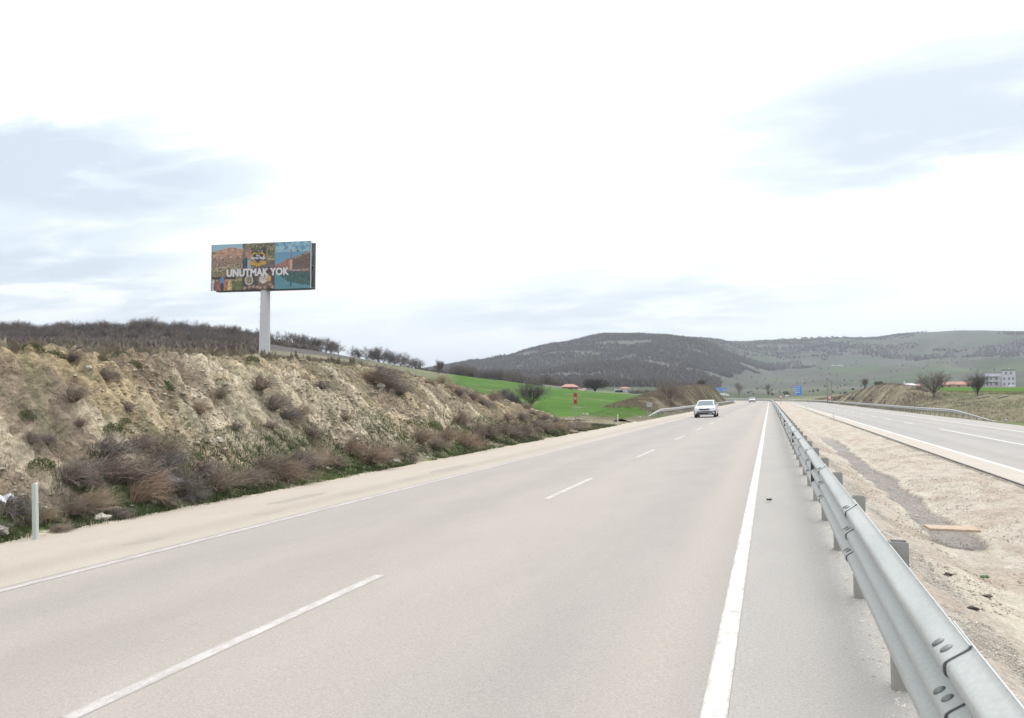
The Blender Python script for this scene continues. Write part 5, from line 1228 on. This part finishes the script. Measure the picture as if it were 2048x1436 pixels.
strip_grass('cutting_weeds', 16.4, 23, 110, 300, 6000, mat_twig('cut_brown', (.16,.13,.11), .3), 'dead brown weeds on the right cutting', 44, .45, .04, .56)
a = -15.0-40*rsx.rand(9000)**1.7; b = rsx.uniform(0, 95, 9000); k = (fbm(a*.3+3, b*.3, 4) > .44) & (np.arctan2(a, b) < math.atan(-154/F)-TH); a, b = a[k], b[k]
tag(clumps('crest_scrub', a, b, H(a, b)-.05, rsx.uniform(.15, .55, len(a)), rsx.uniform(.15, .5, len(a)), mat_twig('crest_straw', (.25,.215,.165), .3), 12, 21), 'dry brown scrub and straw on the plateau around the billboard pole', 'scrub', kind='stuff')
# stones
def stones(name, P, size, mat, label, cat, seed=1, flatten=.6):
    rs = np.random.RandomState(seed); n_ = len(P)
    base = np.array([(1,0,0),(-.5,.87,0),(-.5,-.87,0),(.3,.2,.8),(-.6,.1,.6),(0,0,-.6)]); base = np.array([(1,0,0),(0,1,0),(-1,0,0),(0,-1,0),(0,0,1),(0,0,-1)], float)
    fc = np.array([(0,1,4),(1,2,4),(2,3,4),(3,0,4),(1,0,5),(2,1,5),(3,2,5),(0,3,5)])
    s_ = size*(.4+rs.rand(n_)**2.5*1.6); V_ = base[None]*(.6+.7*rs.rand(n_, 6, 1)); a = rs.rand(n_)*6.28; ca, sa = np.cos(a)[:, None], np.sin(a)[:, None]
    X = V_[..., 0]*ca-V_[..., 1]*sa; Y = V_[..., 0]*sa+V_[..., 1]*ca; Zz = V_[..., 2]*flatten+X*.3*(rs.rand(n_, 1)-.5)
    V3 = np.stack([X, Y, Zz], -1)*s_[:, None, None]+P[:, None, :]; Ff = (np.arange(n_)[:, None, None]*6+fc[None]).reshape(-1, 3)
    return tag(triobj(name, V3.reshape(-1, 3), Ff, mat), label, cat, kind='stuff')
def mat_stone(name, c, var):
    m, t, b = mk(name); f = noise_n(t, 12, 2, .5); g = _n(t, 'ShaderNodeTexVoronoi'); g.inputs['Scale'].default_value = 18; t.links.new(_n(t, 'ShaderNodeTexCoord').outputs['Object'], g.inputs['Vector'])
    q = mixc(t, 1.0, ramp(t, f, [(.35, tuple(x*(1-var) for x in c)), (.65, tuple(x*(1+var) for x in c))]), ramp(t, g.outputs['Distance'], [(0, .8), (1, 1.2)]), 'MULTIPLY'); t.links.new(q, b.inputs['Base Color']); b.inputs['Roughness'].default_value = .9; return m
M_st = mat_stone('gravel_stone', (.48,.45,.405), .3); M_rub = mat_stone('rubble_stone', (.31,.265,.19), .35)
rb_ = bank_pts(30000, .05, 1.0, -2, 54, .47, .45, 31)
stones('rubble', rb_, .034, M_rub, 'loose tan stones and clods on the bank face', 'rubble', 2)
P = bank_pts(5200, .05, .75, 7, 45, .55, .35, 37); stones('scree', P, .055, mat_stone('pale_rubble', (.36,.315,.245), .25), 'larger pale stones lying in drifts on the bank face', 'rubble', 5)
def med_pts(n_, d0, d1, y0, y1, seed, pw=1.8):
    rs = np.random.RandomState(seed); y = y0+(y1-y0)*rs.rand(n_)**pw; d = rs.uniform(d0, d1, n_); return d, y
d, y = med_pts(90000, .40, 1.7, 1.2, 40, 1); k = rsx.rand(len(d)) < np.where(d < .62, .45*sm((d-.40)/.22), 1); d, y = d[k], y[k]
k = (d > .6) | (fbm(y*1.3, d*3, 4) > .43); d, y = d[k], y[k]
stones('gravel', np.stack([d, y, prof(d)+.001+.012*(d > .9)], -1), .0062, M_st, 'fine grey gravel spilled along the foot of the median barrier', 'gravel', 3, .7)
d, y = med_pts(30000, 1.5, 5.0, 1.5, 34, 2)
fl_ = 1; z = prof(d)
stones('ditch_gravel', np.stack([d, y, z+.01], -1), .009, mat_stone('ditch_stone', (.38,.33,.27), .3), 'small tan stones scattered over the sides of the median ditch', 'gravel', 4, .7)

# ------------------------------------------------------------ single small things
def stone_thing(px, py, sz, label, mat, name='boulder', sq=(1.3, 1, .7), cat='rock'):
    x, y, z, zc = ground_hit(px, py); z = bank_z(x, y) if x < -10.1 else z; r = sz/F*zc/2
    o = MB().blob((0, 0, 0), r, sq, .28, int(px), 8).build(name, mat, None, False); o.location = (x, y, z+r*.3); tag(o, label, cat); return o
M_lime = simple('limestone', (.46,.43,.37), .85, 0, .15, 10, .3)
for px, py, sz, lab in ((557,726,16,'white rock on the bank top just right of the billboard pole'),(474,719,11,'small white rock on the bank top left of the billboard pole'),(668,732,11,'pale pointed rock on the bank top right of the billboard'),(808,754,10,'small white rock on the upper right edge of the bank'),
    (764,920,12,'white rock in weeds at the bank foot, left of a pair'),(793,922,15,'larger white rock in weeds at the bank foot, right of a pair'),(6,1066,30,'round pale boulder at the left edge by the shoulder'),(178,760,10,'small pale rock high on the left part of the bank'),
    (762,783,14,'tan boulder under the dark bushes at the bank crest'),(780,784,12,'tan boulder right beside another under the crest bushes'),(210,1040,26,'flat tan rock at the foot of the bank right of the pale green post'),(440,880,16,'largest pale stone in the scree below the bank middle'),(1170,832,12,'white rock at the corner of the green field')):
    stone_thing(px, py, sz, lab, M_lime)
# crumpled plastic bag
x, y, z, zc = ground_hit(20, 990); mb = MB(); mb.blob((0, 0, 0), .11, (1.5, .8, .5), .7, 5, 14); o = mb.build('plastic_bag', simple('white_plastic_film', (.5,.5,.54), .4), None, True); o.location = (x, y, bank_z(x, y)+.07); o.rotation_euler = (0, .35, .1); tag(o, 'crumpled whitish plastic bag on the bank left of the pale green post', 'plastic bag')
x, y, z, zc = ground_hit(345, 985); mb = MB(); mb.blob((0, 0, 0), .13, (1.5, .9, .6), .7, 9, 12); o = mb.build('plastic_bag', simple('grey_plastic_film', (.36,.36,.40), .4), None, True); o.location = (x, y, bank_z(x, y)+.1); tag(o, 'greyish plastic bag caught among bushes at the foot of the bank', 'plastic bag')
# wooden board across the ditch
x, y = 2.72, 12.2
xl, yl = pix(1851, 1550*(HC+.30)/(1053-HOR)); xr, yr = pix(1953, 1550*(HC+.30)/(1057-HOR))
bd_ = empty('wooden_board', ((xl+xr)/2, (yl+yr)/2, -.32), math.atan2(yr-yl, xr-xl)); ln = math.hypot(xr-xl, yr-yl)
tag(bd_, 'flat light brown wooden board bridging the ditch in the median', 'board')
mb = MB(); mb.box((0, .17, 0), (ln, .36, .035), 0, .004); mb.build('plank', simple('brown_plank', (.40,.30,.22), .75, 0, .2, 14, .2), bd_)
mb = MB(); mb.box((0, .17, -.03), (ln*.9, .06, .024)); mb.build('batten', M_wood, bd_)
# fallen logs on the right slope
for pa, pb, zc, lab in (((1953,800),(1978,803),100,'longer fallen grey log on the slope below the right bare tree'),((1994,806),(2015,808),95,'shorter fallen grey log right of the other on the slope')):
    xa, ya = pix(pa[0], zc); xb, yb = pix(pb[0], zc); za = Hs(xa, ya)+.1; zb_ = Hs(xb, yb)+.1
    o = MB().tube((xa, ya, za), ((xa+xb)/2, (ya+yb)/2, (za+zb_)/2+.05), .10, .12, 8).tube(((xa+xb)/2, (ya+yb)/2, (za+zb_)/2+.05), (xb, yb, zb_), .12, .08, 8).build('fallen_log', simple('grey_log', (.28,.26,.22), .8, 0, .2, 8), None); tag(o, lab, 'log')
# ditch litter
for px, py, col_, lab in ((1825,1022,(.45,.42,.36),'pale crumpled scrap in the grey ditch above the board'),(1958,1141,(.08,.16,.06),'small green bottle fragment in the ditch'),(1886,1181,(.06,.045,.035),'dark clod on the ditch side nearest the middle of the barrier'),(1963,1205,(.1,.075,.055),'brown clod low on the ditch side at the right'),(1933,1266,(.05,.045,.04),'dark stone just behind the barrier top at the front right'),(1534,1002,(.05,.045,.04),'tiny dark stone on the inner shoulder right of the white line')):
    zc = 1550*(HC+(.45 if px > 1600 else 0))/(py-HOR); x, y = pix(px, zc); z = float(prof(x)); o = MB().blob((0, 0, 0), .028, (1.5, 1, .6), .4, px, 6).build('litter_scrap', simple('scrap_%d' % px, col_, .8), None); o.location = (x, y, z+.04); tag(o, lab, 'debris')
# ------------------------------------------------------------ air
HAZE = .00021
if HAZE:
    hz = MB().box((0, 2500, 190), (9000, 11000, 420)).build('haze', bpy.data.materials.new('haze_air'), None); m = hz.data.materials[0]; m.use_nodes = True; t = m.node_tree; t.nodes.clear()
    pv = t.nodes.new('ShaderNodeVolumePrincipled'); pv.inputs['Color'].default_value = (.80,.89,1,1); pv.inputs['Density'].default_value = HAZE; pv.inputs['Anisotropy'].default_value = .2
    oo = t.nodes.new('ShaderNodeOutputMaterial'); t.links.new(pv.outputs[0], oo.inputs['Volume']); tag(hz, 'thin pale haze over the whole valley', 'haze', kind='stuff')
